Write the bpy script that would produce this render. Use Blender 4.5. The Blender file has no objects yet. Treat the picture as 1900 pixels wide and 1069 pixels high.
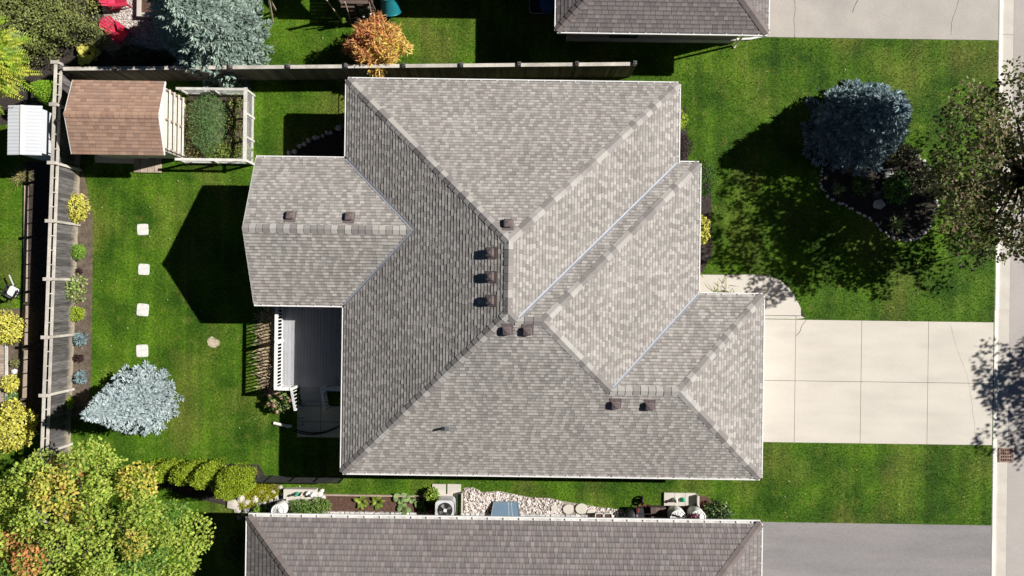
import bpy, math, random
import numpy as np
from mathutils import Vector, Matrix

random.seed(7)
rng = np.random.default_rng(7)
S = bpy.context.scene
COL = S.collection

# ------------------------------------------------------------------ camera, sky, sun, exposure
H, F, TH = 35.0, 1470.0, math.radians(0.8)
CT, ST = math.cos(TH), math.sin(TH)

def P(px, py, z=0.0):
    """A point measured on the photograph (1900x1069) at height z, in metres."""
    dx = (px - 950.0) / F * (H - z)
    dy = (534.5 - py) / F * (H - z)
    return Vector((dx * CT - dy * ST, dx * ST + dy * CT, z))

cam_d = bpy.data.cameras.new('camera')
cam = bpy.data.objects.new('camera', cam_d)
COL.objects.link(cam)
cam.location = (0, 0, H)
cam.rotation_euler = (0, 0, TH)
cam_d.sensor_width = 36
cam_d.lens = 36 * F / 1900
cam_d.clip_end = 2000
S.camera = cam

SUN_TO = Vector((1.126, 0.296, 1.0)).normalized()
W = bpy.data.worlds.new('World')
S.world = W
W.use_nodes = True
wn = W.node_tree
sky = wn.nodes.new('ShaderNodeTexSky')
sky.sky_type = 'NISHITA'
sky.sun_disc = False
sky.sun_elevation = math.asin(SUN_TO.z)
sky.sun_rotation = math.atan2(SUN_TO.x, SUN_TO.y)
sky.altitude = 400
sky.air_density = 0.26
sky.dust_density = 0.0
bg = wn.nodes['Background']
bg.inputs['Strength'].default_value = 0.05
wn.links.new(sky.outputs[0], bg.inputs['Color'])

sd = bpy.data.lights.new('sun', 'SUN')
sd.energy = 5.0
sd.angle = math.radians(0.5)
sd.color = (1.0, 0.965, 0.915)
sun = bpy.data.objects.new('sun', sd)
COL.objects.link(sun)
sun.rotation_euler = (-SUN_TO).to_track_quat('-Z', 'Y').to_euler()
sun.location = (30, 8, 40)

S.view_settings.view_transform = 'Standard'
S.view_settings.look = 'None'
S.view_settings.exposure = 0.40
S.view_settings.gamma = 1
S.view_settings.use_curve_mapping = False
S.cycles.max_bounces = 6
S.cycles.diffuse_bounces = 3
S.cycles.use_denoising = True

# ------------------------------------------------------------------ helpers
EXCL = []          # polygons where no lawn grass grows

def tag(o, label, cat, group=None):
    o['label'] = label
    o['category'] = cat
    if group:
        o['group'] = group
    return o

def struct(o):
    o['kind'] = 'structure'
    return o

def stuff(o):
    o['kind'] = 'stuff'
    return o

def thing(name, label, cat, loc=(0, 0, 0), rotz=0.0, group=None):
    o = bpy.data.objects.new(name, None)
    COL.objects.link(o)
    o.location = loc
    o.rotation_euler = (0, 0, rotz)
    o.empty_display_size = 0.2
    return tag(o, label, cat, group)

def link(name, me, parent=None, loc=None, rot=None, scale=None):
    o = bpy.data.objects.new(name, me)
    COL.objects.link(o)
    if parent is not None:
        o.parent = parent
    if loc is not None:
        o.location = loc
    if rot is not None:
        o.rotation_euler = rot
    if scale is not None:
        o.scale = scale
    return o

class MB:
    """Collects simple shapes; build() links them as one mesh object."""
    def __init__(s):
        s.v, s.f, s.c = [], [], []
        s.col = (1, 1, 1)
    def add(s, vs, fs):
        b = len(s.v)
        s.v += [tuple(p) for p in vs]
        s.c += [s.col] * len(vs)
        s.f += [tuple(i + b for i in f) for f in fs]
        return s
    def box(s, c, d, rz=0.0, M=None):
        hx, hy, hz = d[0] / 2, d[1] / 2, d[2] / 2
        vs = [Vector((sx * hx, sy * hy, sz * hz)) for sz in (-1, 1) for sy in (-1, 1) for sx in (-1, 1)]
        R = M if M is not None else Matrix.Rotation(rz, 3, 'Z')
        vs = [R @ p + Vector(c) for p in vs]
        return s.add(vs, [(0, 2, 3, 1), (4, 5, 7, 6), (0, 1, 5, 4), (2, 6, 7, 3), (0, 4, 6, 2), (1, 3, 7, 5)])
    def bar(s, a, b, w, h=None):
        a, b = Vector(a), Vector(b)
        h = h or w
        d = b - a
        L = d.length
        if L < 1e-6:
            return s
        x = d / L
        up = Vector((0, 0, 1)) if abs(x.z) < .95 else Vector((0, 1, 0))
        y = up.cross(x).normalized()
        z = x.cross(y)
        M = Matrix((x, y, z)).transposed()
        return s.box((a + b) / 2, (L, w, h), M=M)
    def prism(s, poly, z0, z1):
        n = len(poly)
        ar = sum(poly[i][0] * poly[(i + 1) % n][1] - poly[(i + 1) % n][0] * poly[i][1] for i in range(n))
        if ar < 0:
            poly = poly[::-1]
        vs = [(p[0], p[1], z0) for p in poly] + [(p[0], p[1], z1) for p in poly]
        fs = [tuple(range(n))[::-1], tuple(range(n, 2 * n))]
        fs += [(i, (i + 1) % n, n + (i + 1) % n, n + i) for i in range(n)]
        return s.add(vs, fs)
    def lathe(s, prof, c=(0, 0, 0), n=16, sx=1.0, sy=1.0, pw=2.0):
        vs, fs = [], []
        for r, z in prof:
            for k in range(n):
                a = 2 * math.pi * k / n
                ca, sa = math.cos(a), math.sin(a)
                q = (abs(ca) ** pw + abs(sa) ** pw) ** (-1 / pw)
                vs.append((c[0] + r * q * ca * sx, c[1] + r * q * sa * sy, c[2] + z))
        m = len(prof)
        for j in range(m - 1):
            for k in range(n):
                fs.append((j * n + k, j * n + (k + 1) % n, (j + 1) * n + (k + 1) % n, (j + 1) * n + k))
        fs.append(tuple(range(n))[::-1])
        fs.append(tuple((m - 1) * n + k for k in range(n)))
        return s.add(vs, fs)
    def tube(s, path, r, n=8, closed=False):
        path = [Vector(p) for p in path]
        m = len(path)
        rr = r if isinstance(r, (list, tuple)) else [r] * m
        vs, fs = [], []
        for i, p in enumerate(path):
            if closed:
                t = path[(i + 1) % m] - path[i - 1]
            else:
                t = path[min(i + 1, m - 1)] - path[max(i - 1, 0)]
            t.normalize()
            up = Vector((0, 0, 1)) if abs(t.z) < .9 else Vector((1, 0, 0))
            a = up.cross(t).normalized()
            b = t.cross(a)
            for k in range(n):
                an = 2 * math.pi * k / n
                vs.append(p + (a * math.cos(an) + b * math.sin(an)) * rr[i])
        for i in range(m if closed else m - 1):
            j = (i + 1) % m
            for k in range(n):
                fs.append((i * n + k, i * n + (k + 1) % n, j * n + (k + 1) % n, j * n + k))
        if not closed:
            fs.append(tuple(range(n))[::-1])
            fs.append(tuple((m - 1) * n + k for k in range(n)))
        return s.add(vs, fs)
    def mesh(s, name, mat, smooth=False):
        me = bpy.data.meshes.new(name)
        me.from_pydata(s.v, [], s.f)
        at = me.attributes.new('col', 'FLOAT_COLOR', 'POINT')
        c4 = np.ones((len(s.v), 4), np.float32)
        c4[:, :3] = np.array(s.c, np.float32).reshape(-1, 3)
        at.data.foreach_set('color', c4.ravel())
        if smooth:
            me.polygons.foreach_set('use_smooth', [True] * len(me.polygons))
        me.materials.append(mat)
        me.update()
        return me
    def build(s, name, mat, parent=None, smooth=False, **k):
        return link(name, s.mesh(name, mat, smooth), parent, **k)

def np_mesh(name, V, Fc, mat, cols=None, smooth=False):
    V = np.asarray(V, np.float32)
    Fc = np.asarray(Fc, np.int32)
    me = bpy.data.meshes.new(name)
    k = Fc.shape[1]
    me.vertices.add(len(V))
    me.vertices.foreach_set('co', V.ravel())
    me.loops.add(Fc.size)
    me.loops.foreach_set('vertex_index', Fc.ravel())
    me.polygons.add(len(Fc))
    me.polygons.foreach_set('loop_start', np.arange(0, Fc.size, k, dtype=np.int32))
    me.polygons.foreach_set('loop_total', np.full(len(Fc), k, np.int32))
    if cols is not None:
        c4 = np.ones((len(V), 4), np.float32)
        c4[:, :3] = cols
        at = me.attributes.new('col', 'FLOAT_COLOR', 'POINT')
        at.data.foreach_set('color', c4.ravel())
    me.polygons.foreach_set('use_smooth', np.full(len(Fc), bool(smooth)))
    me.materials.append(mat)
    me.update(calc_edges=True)
    return me

# ------------------------------------------------------------------ materials
def _n(nt, t, **kw):
    n = nt.nodes.new(t)
    for k, v in kw.items():
        setattr(n, k, v)
    return n

def mat(name, col=(.5, .5, .5), rough=.8, var=.15, scale=3.0, stretch=(1, 1, 1), bump=0.0, bscale=40.0,
        attr=False, rand=0.0, fine=0.0, fscale=60.0, metal=0.0, spec=.3, col2=None, c2scale=.6, c2lo=.5, c2hi=.65,
        coord='Object', detail=4.0):
    m = bpy.data.materials.new(name)
    m.use_nodes = True
    nt = m.node_tree
    L = nt.links.new
    b = nt.nodes['Principled BSDF']
    b.inputs['Roughness'].default_value = rough
    b.inputs['Metallic'].default_value = metal
    b.inputs['Specular IOR Level'].default_value = spec
    tc = _n(nt, 'ShaderNodeTexCoord')
    mp = _n(nt, 'ShaderNodeMapping')
    mp.inputs['Scale'].default_value = stretch
    L(tc.outputs[coord], mp.inputs['Vector'])
    vec = mp.outputs[0]
    oi = None
    if rand:
        oi = _n(nt, 'ShaderNodeObjectInfo')
        ad = _n(nt, 'ShaderNodeVectorMath', operation='MULTIPLY_ADD')
        cb = _n(nt, 'ShaderNodeCombineXYZ')
        for i in range(3):
            L(oi.outputs['Random'], cb.inputs[i])
        L(cb.outputs[0], ad.inputs[0])
        ad.inputs[1].default_value = (37, 53, 71)
        L(vec, ad.inputs[2])
        vec = ad.outputs[0]
    if attr:
        a = _n(nt, 'ShaderNodeAttribute', attribute_name='col')
        base = a.outputs['Color']
    else:
        rgb = _n(nt, 'ShaderNodeRGB')
        rgb.outputs[0].default_value = (*col, 1)
        base = rgb.outputs[0]
    if col2 is not None:
        n2 = _n(nt, 'ShaderNodeTexNoise')
        n2.inputs['Scale'].default_value = c2scale
        n2.inputs['Detail'].default_value = 5
        L(vec, n2.inputs['Vector'])
        mr = _n(nt, 'ShaderNodeMapRange')
        mr.inputs[1].default_value = c2lo
        mr.inputs[2].default_value = c2hi
        L(n2.outputs[0], mr.inputs[0])
        mx = _n(nt, 'ShaderNodeMixRGB')
        mx.inputs[2].default_value = (*col2, 1)
        L(mr.outputs[0], mx.inputs[0])
        L(base, mx.inputs[1])
        base = mx.outputs[0]
    def mul(base, sc, amt, det):
        no = _n(nt, 'ShaderNodeTexNoise')
        no.inputs['Scale'].default_value = sc
        no.inputs['Detail'].default_value = det
        L(vec, no.inputs['Vector'])
        mr = _n(nt, 'ShaderNodeMapRange')
        mr.inputs[1].default_value = .28
        mr.inputs[2].default_value = .72
        mr.inputs[3].default_value = 1 - amt
        mr.inputs[4].default_value = 1 + amt
        L(no.outputs[0], mr.inputs[0])
        vm = _n(nt, 'ShaderNodeVectorMath', operation='SCALE')
        L(base, vm.inputs[0])
        L(mr.outputs[0], vm.inputs['Scale'])
        return vm.outputs[0]
    if var:
        base = mul(base, scale, var, detail)
    if fine:
        base = mul(base, fscale, fine, 2.0)
    if rand:
        mr = _n(nt, 'ShaderNodeMapRange')
        mr.inputs[3].default_value = 1 - rand
        mr.inputs[4].default_value = 1 + rand
        L(oi.outputs['Random'], mr.inputs[0])
        vm = _n(nt, 'ShaderNodeVectorMath', operation='SCALE')
        L(base, vm.inputs[0])
        L(mr.outputs[0], vm.inputs['Scale'])
        base = vm.outputs[0]
    L(base, b.inputs['Base Color'])
    if bump:
        no = _n(nt, 'ShaderNodeTexNoise')
        no.inputs['Scale'].default_value = bscale
        no.inputs['Detail'].default_value = 4
        L(vec, no.inputs['Vector'])
        bp = _n(nt, 'ShaderNodeBump')
        bp.inputs['Strength'].default_value = bump
        bp.inputs['Distance'].default_value = .02
        L(no.outputs[0], bp.inputs['Height'])
        L(bp.outputs[0], b.inputs['Normal'])
    return m

def leafmat(name, transl=.25, rough=.55):
    m = bpy.data.materials.new(name)
    m.use_nodes = True
    nt = m.node_tree
    L = nt.links.new
    b = nt.nodes['Principled BSDF']
    out = nt.nodes['Material Output']
    a = _n(nt, 'ShaderNodeAttribute', attribute_name='col')
    b.inputs['Roughness'].default_value = rough
    b.inputs['Specular IOR Level'].default_value = .25
    L(a.outputs['Color'], b.inputs['Base Color'])
    t = _n(nt, 'ShaderNodeBsdfTranslucent')
    L(a.outputs['Color'], t.inputs['Color'])
    mx = _n(nt, 'ShaderNodeMixShader')
    mx.inputs[0].default_value = transl
    L(b.outputs[0], mx.inputs[1])
    L(t.outputs[0], mx.inputs[2])
    L(mx.outputs[0], out.inputs['Surface'])
    return m

def grassmat(name, blade):
    """lawn colour: patches of deep green, fresh green and dry straw, the same field on soil and blades"""
    m = bpy.data.materials.new(name)
    m.use_nodes = True
    nt = m.node_tree
    L = nt.links.new
    b = nt.nodes['Principled BSDF']
    out = nt.nodes['Material Output']
    b.inputs['Roughness'].default_value = .75
    b.inputs['Specular IOR Level'].default_value = .15
    g = _n(nt, 'ShaderNodeNewGeometry')
    def noise(sc, det=5, st=(1, 1, 0)):
        mp = _n(nt, 'ShaderNodeMapping')
        mp.inputs['Scale'].default_value = st
        L(g.outputs['Position'], mp.inputs['Vector'])
        no = _n(nt, 'ShaderNodeTexNoise')
        no.inputs['Scale'].default_value = sc
        no.inputs['Detail'].default_value = det
        L(mp.outputs[0], no.inputs['Vector'])
        return no.outputs[0]
    def rngn(x, lo, hi, a=0, c=1):
        mr = _n(nt, 'ShaderNodeMapRange')
        for i, v in zip((1, 2, 3, 4), (lo, hi, a, c)):
            mr.inputs[i].default_value = v
        L(x, mr.inputs[0])
        return mr.outputs[0]
    def mix(f, c1, c2):
        mx = _n(nt, 'ShaderNodeMixRGB')
        L(f, mx.inputs[0])
        for i, c in ((1, c1), (2, c2)):
            if isinstance(c, tuple):
                mx.inputs[i].default_value = (*c, 1)
            else:
                L(c, mx.inputs[i])
        return mx.outputs[0]
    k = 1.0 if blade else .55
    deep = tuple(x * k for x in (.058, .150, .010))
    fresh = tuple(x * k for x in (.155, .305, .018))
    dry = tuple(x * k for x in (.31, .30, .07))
    c = mix(rngn(noise(.55), .35, .65), deep, fresh)
    c = mix(rngn(noise(.33, 8, (1.0, .7, 0)), .50, .72, 0, .72), c, dry)
    c = mix(rngn(noise(2.2, 8), .56, .80, 0, .5), c, dry)
    v = rngn(noise(11, 4), .3, .7, .62, 1.38)
    vm = _n(nt, 'ShaderNodeVectorMath', operation='SCALE')
    L(c, vm.inputs[0])
    L(v, vm.inputs['Scale'])
    c = vm.outputs[0]
    # faint mower lines
    v = rngn(noise(2.4, 1, (1, .04, 0)), .35, .65, .85, 1.15)
    vm = _n(nt, 'ShaderNodeVectorMath', operation='SCALE')
    L(c, vm.inputs[0])
    L(v, vm.inputs['Scale'])
    c = vm.outputs[0]
    if blade:
        a = _n(nt, 'ShaderNodeAttribute', attribute_name='col')
        vm = _n(nt, 'ShaderNodeVectorMath', operation='MULTIPLY')
        L(c, vm.inputs[0])
        L(a.outputs['Color'], vm.inputs[1])
        c = vm.outputs[0]
        t = _n(nt, 'ShaderNodeBsdfTranslucent')
        L(c, t.inputs['Color'])
        mx = _n(nt, 'ShaderNodeMixShader')
        mx.inputs[0].default_value = .3
        L(b.outputs[0], mx.inputs[1])
        L(t.outputs[0], mx.inputs[2])
        L(mx.outputs[0], out.inputs['Surface'])
    L(c, b.inputs['Base Color'])
    return m

M = {}
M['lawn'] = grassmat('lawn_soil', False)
M['blade'] = grassmat('grass_blade', True)
M['leaf'] = leafmat('leaf')
M['needle'] = leafmat('needle', .08, .6)
M['petal'] = leafmat('petal', .3)
M['bark'] = mat('bark', (.10, .075, .055), .9, .35, 6, (1, 1, .3), bump=.6, bscale=18)
M['concrete'] = mat('concrete', (.61, .565, .492), .85, .035, 1.1, (.5, 1.6, 1), fine=.08, fscale=30, col2=(.54, .50, .435), c2scale=.8, c2lo=.45, c2hi=.75, bump=.08, bscale=60)
M['concrete2'] = mat('pale_concrete', (.56, .52, .46), .85, .10, 1.5, fine=.10, fscale=50, bump=.15, bscale=50)
M['old_asphalt'] = mat('worn_asphalt', (.44, .405, .365), .9, .08, .7, fine=.17, fscale=38, col2=(.36, .34, .31), c2scale=.4, c2lo=.5, c2hi=.75, bump=.3, bscale=50)
M['asphalt'] = mat('grey_asphalt', (.238, .226, .226), .85, .09, .9, (.35, 2.0, 1), fine=.16, fscale=30, col2=(.27, .25, .246), c2scale=.5, c2lo=.42, c2hi=.62, bump=.2, bscale=60)
M['road'] = mat('road_asphalt', (.42, .385, .36), .9, .08, .5, fine=.14, fscale=40, bump=.3, bscale=60)
M['kerb'] = mat('kerb_concrete', (.70, .67, .61), .8, .10, 1.2, fine=.10, fscale=40, bump=.15, bscale=50)
M['paver'] = mat('paver_concrete', (.70, .68, .64), .85, .14, 5, fine=.12, fscale=40)
M['crack'] = mat('crack', (.03, .028, .026), .95, .2, 8)
M['soil'] = mat('soil', (.13, .10, .075), .95, .35, 4, fine=.3, fscale=30, bump=1.0, bscale=22, detail=8)
M['mulch'] = mat('mulch', (.105, .058, .042), .95, .35, 8, fine=.35, fscale=32, bump=1.0, bscale=26, detail=8)
M['darkmulch'] = mat('dark_mulch', (.045, .036, .03), .95, .35, 8, fine=.35, fscale=32, bump=1.0, bscale=26, detail=8)
M['gravelbase'] = mat('gravel_bed', (.33, .29, .25), .95, .25, 8, fine=.4, fscale=35, bump=1.0, bscale=30, detail=8)
M['stone'] = mat('stone', attr=True, rough=.85, var=.18, scale=6, fine=.12, fscale=50, bump=.3, bscale=25)
M['shingle'] = mat('shingle', attr=True, rough=.92, var=.09, scale=.55, fine=.16, fscale=55, spec=.2)
M['roofdeck'] = mat('roof_underlay', (.12, .11, .10), .95, .1)
M['gutter'] = mat('gutter_white', (.80, .79, .77), .4, .05, 3, spec=.4)
M['gutterin'] = mat('gutter_inside', (.55, .53, .50), .7, .3, 5)
M['flash'] = mat('valley_metal', (.30, .31, .34), .6, .12, 3, metal=.2)
M['vent'] = mat('vent_brown', (.150, .118, .115), .6, .12, 6)
M['whitepaint'] = mat('white_paint', (.78, .77, .75), .5, .05, 3)
M['soffit'] = mat('soffit', (.7, .69, .67), .6, .03, 3)
M['glass'] = mat('window_glass', (.03, .04, .05), .06, 0, spec=.9)
M['greywood'] = mat('weathered_wood', (.115, .107, .102), .9, .6, 6, (5, 5, .3), rand=.4, fine=.25, fscale=40, bump=.4, bscale=30)
M['darkwood'] = mat('dark_fence_wood', (.16, .135, .11), .9, .3, 5, (3, 3, .3), rand=.35, fine=.2, fscale=40)  # dark brown wood, tone varying from piece to piece
M['railwood'] = mat('pale_weathered_rail', (.52, .48, .42), .85, .22, 3, (.5, .5, .5), rand=.12, fine=.14, fscale=25)
M['penwood'] = mat('pen_wood', (.62, .60, .55), .8, .18, 4, rand=.12, fine=.12, fscale=25)
M['tanwood'] = mat('tan_wood', (.38, .30, .235), .85, .2, 4, rand=.2, fine=.15, fscale=30)
M['deck'] = mat('deck_board', (.38, .385, .395), .7, .08, 2, rand=.10, fine=.05)
def palebase(m, col, z0, z1):
    nt = m.node_tree
    L = nt.links.new
    b = nt.nodes['Principled BSDF']
    src = b.inputs['Base Color'].links[0].from_socket
    tc = _n(nt, 'ShaderNodeTexCoord')
    sp = _n(nt, 'ShaderNodeSeparateXYZ')
    L(tc.outputs['Object'], sp.inputs[0])
    no = _n(nt, 'ShaderNodeTexNoise')
    no.inputs['Scale'].default_value = 5
    g = _n(nt, 'ShaderNodeNewGeometry')
    L(g.outputs['Position'], no.inputs['Vector'])
    ad = _n(nt, 'ShaderNodeMath', operation='MULTIPLY_ADD')
    L(no.outputs[0], ad.inputs[0])
    ad.inputs[1].default_value = .55
    L(sp.outputs[2], ad.inputs[2])
    mr = _n(nt, 'ShaderNodeMapRange')
    mr.inputs[1].default_value = z0 + .27
    mr.inputs[2].default_value = z1 + .27
    mr.inputs[3].default_value = .85
    mr.inputs[4].default_value = 0
    L(ad.outputs[0], mr.inputs[0])
    mx = _n(nt, 'ShaderNodeMixRGB')
    L(mr.outputs[0], mx.inputs[0])
    L(src, mx.inputs[1])
    mx.inputs[2].default_value = (*col, 1)
    L(mx.outputs[0], b.inputs['Base Color'])
palebase(M['greywood'], (.42, .36, .27), .12, .55)
M['brick'] = None
M['blackmetal'] = mat('black_metal', (.02, .02, .022), .45, .1, 6, spec=.5)
M['greymetal'] = mat('grey_metal', (.40, .40, .40), .4, .1, 6, metal=.6)
M['red'] = mat('red_plastic', (.56, .035, .085), .5, .08, 5, spec=.4)
M['redsteel'] = mat('red_steel', (.35, .02, .02), .45, .1, 5)
M['teal'] = mat('teal_plastic', (.012, .17, .20), .35, .08, 4, spec=.5)
M['playwood'] = mat('playset_wood', (.12, .085, .07), .8, .2, 5, rand=.2)
M['polewood'] = mat('pale_pole', (.52, .42, .32), .6, .15, 5)
M['white'] = mat('white_plastic', (.76, .76, .74), .45, .05, 4)
M['offwhite'] = mat('ribbed_white_roof', (.62, .64, .67), .5, .04, 1.0)
M['blue'] = mat('blue_plastic', (.03, .12, .30), .45, .1, 4)
M['green'] = mat('green_glaze', (.05, .36, .22), .3, .1, 4)
M['pink'] = mat('pale_pink_glaze', (.75, .62, .58), .4, .1, 4)
M['terracotta'] = mat('terracotta', (.45, .16, .09), .8, .1, 5)
M['hvac'] = mat('hvac_grey', (.60, .61, .62), .45, .05, 4)
M['darkgrille'] = mat('dark_grille', (.03, .03, .03), .6, .1, 4)
M['wellglass'] = mat('polycarbonate', (.16, .24, .32), .08, .1, 2, spec=.9)
M['rust'] = mat('rusty_iron', (.30, .20, .16), .8, .3, 10)
M['tan_siding'] = mat('pale_siding', (.66, .62, .55), .7, .05, 2)
M['mesh'] = mat('mesh_wire', (.09, .09, .09), .6, 0)

def brickmat():
    m = bpy.data.materials.new('brick')
    m.use_nodes = True
    nt = m.node_tree
    L = nt.links.new
    b = nt.nodes['Principled BSDF']
    b.inputs['Roughness'].default_value = .9
    g = _n(nt, 'ShaderNodeNewGeometry')
    sp = _n(nt, 'ShaderNodeSeparateXYZ')
    L(g.outputs['Position'], sp.inputs[0])
    ad = _n(nt, 'ShaderNodeMath', operation='ADD')
    L(sp.outputs[0], ad.inputs[0])
    L(sp.outputs[1], ad.inputs[1])
    cb = _n(nt, 'ShaderNodeCombineXYZ')
    L(ad.outputs[0], cb.inputs[0])
    L(sp.outputs[2], cb.inputs[1])
    br = _n(nt, 'ShaderNodeTexBrick')
    br.inputs['Scale'].default_value = 1
    br.inputs['Brick Width'].default_value = .22
    br.inputs['Row Height'].default_value = .075
    br.inputs['Mortar Size'].default_value = .01
    br.inputs['Color1'].default_value = (.30, .19, .15, 1)
    br.inputs['Color2'].default_value = (.24, .15, .12, 1)
    br.inputs['Mortar'].default_value = (.45, .42, .38, 1)
    L(cb.outputs[0], br.inputs['Vector'])
    L(br.outputs[0], b.inputs['Base Color'])
    return m
M['brick'] = brickmat()

# ------------------------------------------------------------------ foliage helpers
def unit(v):
    return v / np.maximum(np.linalg.norm(v, axis=-1, keepdims=True), 1e-9)

def rand_dirs(n):
    return unit(rng.normal(size=(n, 3)))

def leaves(pts, ax, nr, L, Wd, cols, cup=.0):
    """diamond leaves: base at pts, growing along ax, broad across nr x ax"""
    ax = unit(ax)
    side = unit(np.cross(nr, ax))
    nn = np.cross(ax, side)
    L = np.broadcast_to(np.asarray(L, float), (len(pts),))[:, None]
    Wd = np.broadcast_to(np.asarray(Wd, float), (len(pts),))[:, None]
    mid = pts + ax * L * .45 + nn * L * cup
    V = np.stack([pts, mid - side * Wd * .5, pts + ax * L, mid + side * Wd * .5], 1).reshape(-1, 3)
    Fc = np.arange(len(pts) * 4).reshape(-1, 4)
    C = np.repeat(cols, 4, axis=0)
    return V, Fc, C

def merge(parts):
    V, Fc, C, b = [], [], [], 0
    for v, f, c in parts:
        V.append(v); Fc.append(f + b); C.append(c)
        b += len(v)
    return np.concatenate(V), np.concatenate(Fc), np.concatenate(C)

def pick(palette, n, jit=.18):
    p = np.array(palette, float)
    c = p[rng.integers(0, len(p), n)]
    return np.clip(c * (1 + rng.normal(size=(n, 1)) * jit), .004, .95)
# ------------------------------------------------------------------ ground, roads, paved surfaces
def sheet(name, poly, z, m, z0=None):
    mb = MB()
    mb.prism([(p[0], p[1]) for p in poly], z - .25 if z0 is None else z0, z)
    return mb.build(name, m)

XC = 21.33
g = MB()
g.add([(-160, -140, 0), (XC, -140, 0), (XC, 140, 0), (-160, 140, 0)], [(0, 1, 2, 3)])
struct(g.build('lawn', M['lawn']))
g = MB()
g.add([(29.6, -140, 0), (170, -140, 0), (170, 140, 0), (29.6, 140, 0)], [(0, 1, 2, 3)])
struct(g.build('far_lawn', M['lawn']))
struct(sheet('road', [(22.06, -140), (29.2, -140), (29.2, 140), (22.06, 140)], -.085, M['road']))
# gutter pan and kerb, cast in lengths with open joints
gutter_pan = struct(sheet('gutter_pan', [(21.56, -140), (22.05, -140), (22.05, 140), (21.56, 140)], -.10, M['concrete2']))
mb = MB(); mb.box((0, 0, 0), (.485, 3.03, .02))
gs_me = mb.mesh('pan_slab', M['concrete2'])
for k in range(-4, 5):
    link('pan_slab', gs_me, gutter_pan, loc=(21.805, .85 + k * 3.05, -.088))
kerb = thing('kerb', 'pale concrete kerb running along the road edge of the front lawns', 'kerb', (XC, 0, 0))
for k in range(-6, 7):
    y0, y1 = .85 + k * 3.05 - 1.52, .85 + k * 3.05 + 1.52
    low = (y0 < -1.2 and y1 > -6.7) and not (y0 < -6.7)
    h = .035 if (-6.5 < (y0 + y1) / 2 < -1.5) else .075
    b = MB()
    b.add([(0, y0, -.3), (.22, y0, -.3), (.235, y0, -.09), (.20, y0, h - .1 + .02), (.03, y0, h - .1 + .045), (0, y0, h - .1 + .03),
           (0, y1, -.3), (.22, y1, -.3), (.235, y1, -.09), (.20, y1, h - .1 + .02), (.03, y1, h - .1 + .045), (0, y1, h - .1 + .03)],
          [(0, 1, 7, 6), (1, 2, 8, 7), (2, 3, 9, 8), (3, 4, 10, 9), (4, 5, 11, 10), (5, 0, 6, 11), (5, 4, 3, 2, 1, 0), (6, 7, 8, 9, 10, 11)])
    b.build('kerb_segment', M['kerb'], kerb)
b = MB(); b.box((0, 19.0, -.1), (.24, 0.01, .3))
kerb2 = struct(sheet('far_kerb', [(29.2, -140), (29.55, -140), (29.55, 140), (29.2, 140)], .03, M['concrete2'], -.3))

def P2(px, py):
    p = P(px, py, 0)
    return (p.x, p.y)

# main driveway, poured in slabs
drive = struct(sheet('driveway', [(9.55, -6.64), (21.30, -6.66), (21.30, -1.22), (9.55, -1.22)], .006, M['darkmulch']))
xs = [9.6, 12.55, 15.46, 18.41, 21.29]
ys = [-6.65, -3.92, -1.215]
for i in range(4):
    for j in range(2):
        b = MB()
        gp = .009
        b.prism([(xs[i] + gp, ys[j] + gp), (xs[i + 1] - gp, ys[j] + gp), (xs[i + 1] - gp, ys[j + 1] - gp), (xs[i] + gp, ys[j + 1] - gp)], -.1, .03)
        b.build('concrete_slab', M['concrete'], drive)
def crackline(pts, w, parent, z):
    b = MB()
    pts = [Vector((p[0], p[1], z)) for p in pts]
    fine = []
    for a, c in zip(pts[:-1], pts[1:]):
        n = max(2, int((c - a).length / .12))
        for k in range(n):
            q = a.lerp(c, k / n)
            fine.append(q + Vector((rng.normal() * .014, rng.normal() * .014, 0)))
    fine.append(pts[-1])
    vs, fs = [], []
    for i, q in enumerate(fine):
        t = (fine[min(i + 1, len(fine) - 1)] - fine[max(i - 1, 0)]).normalized()
        s = Vector((-t.y, t.x, 0)) * w * (.6 + .8 * rng.random()) / 2
        vs += [q - s, q + s]
        if i:
            fs.append((2 * i - 2, 2 * i - 1, 2 * i + 1, 2 * i))
    b.add(vs, fs)
    return b.build('crack', M['crack'], parent)
crackline([P2(1497, 592), P2(1488, 603), P2(1484, 615), P2(1477, 623)], .015, drive, .034)
crackline([P2(1762, 600), P2(1776, 650), P2(1795, 700), P2(1801, 735), P2(1811, 822)], .004, drive, .034)
EXCL.append([(9.5, -6.66), (21.6, -6.68), (21.6, -1.2), (9.5, -1.2)])

walk = [(7.0, .71)] + [P2(*q) for q in ((1400, 509), (1428, 512), (1448, 520), (1464, 534), (1476, 552), (1486, 572), (1494, 590))] + [(9.62, -1.2), (7.0, -1.2)]
wk = struct(sheet('front_walk', walk, .006, M['darkmulch']))
def slabpoly(poly, parent, z=.03, m='concrete', name='concrete_slab'):
    c = Vector((sum(p[0] for p in poly) / len(poly), sum(p[1] for p in poly) / len(poly)))
    poly = [tuple(c + (Vector((p[0], p[1])) - c) * (1 - .012 / max((Vector((p[0], p[1])) - c).length, .1))) for p in poly]
    b = MB(); b.prism(poly, -.1, z)
    return b.build(name, M[m], parent)
xj = P2(1345, 520)[0]
slabpoly([(7.0, .71), (xj, .72), (xj, -1.2), (7.0, -1.2)], wk)
yj = P2(1440, 586)[1]
slabpoly([(xj, .72)] + walk[1:7] + [(12.78, yj + .02), (xj, yj)], wk)
slabpoly([(xj, yj), (12.55, yj), (12.55, -1.2), (xj, -1.2)], wk)
slabpoly([(12.55, yj), (12.78, yj + .02), walk[7], (12.55, -1.2)], wk)
EXCL.append(walk)

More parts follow.
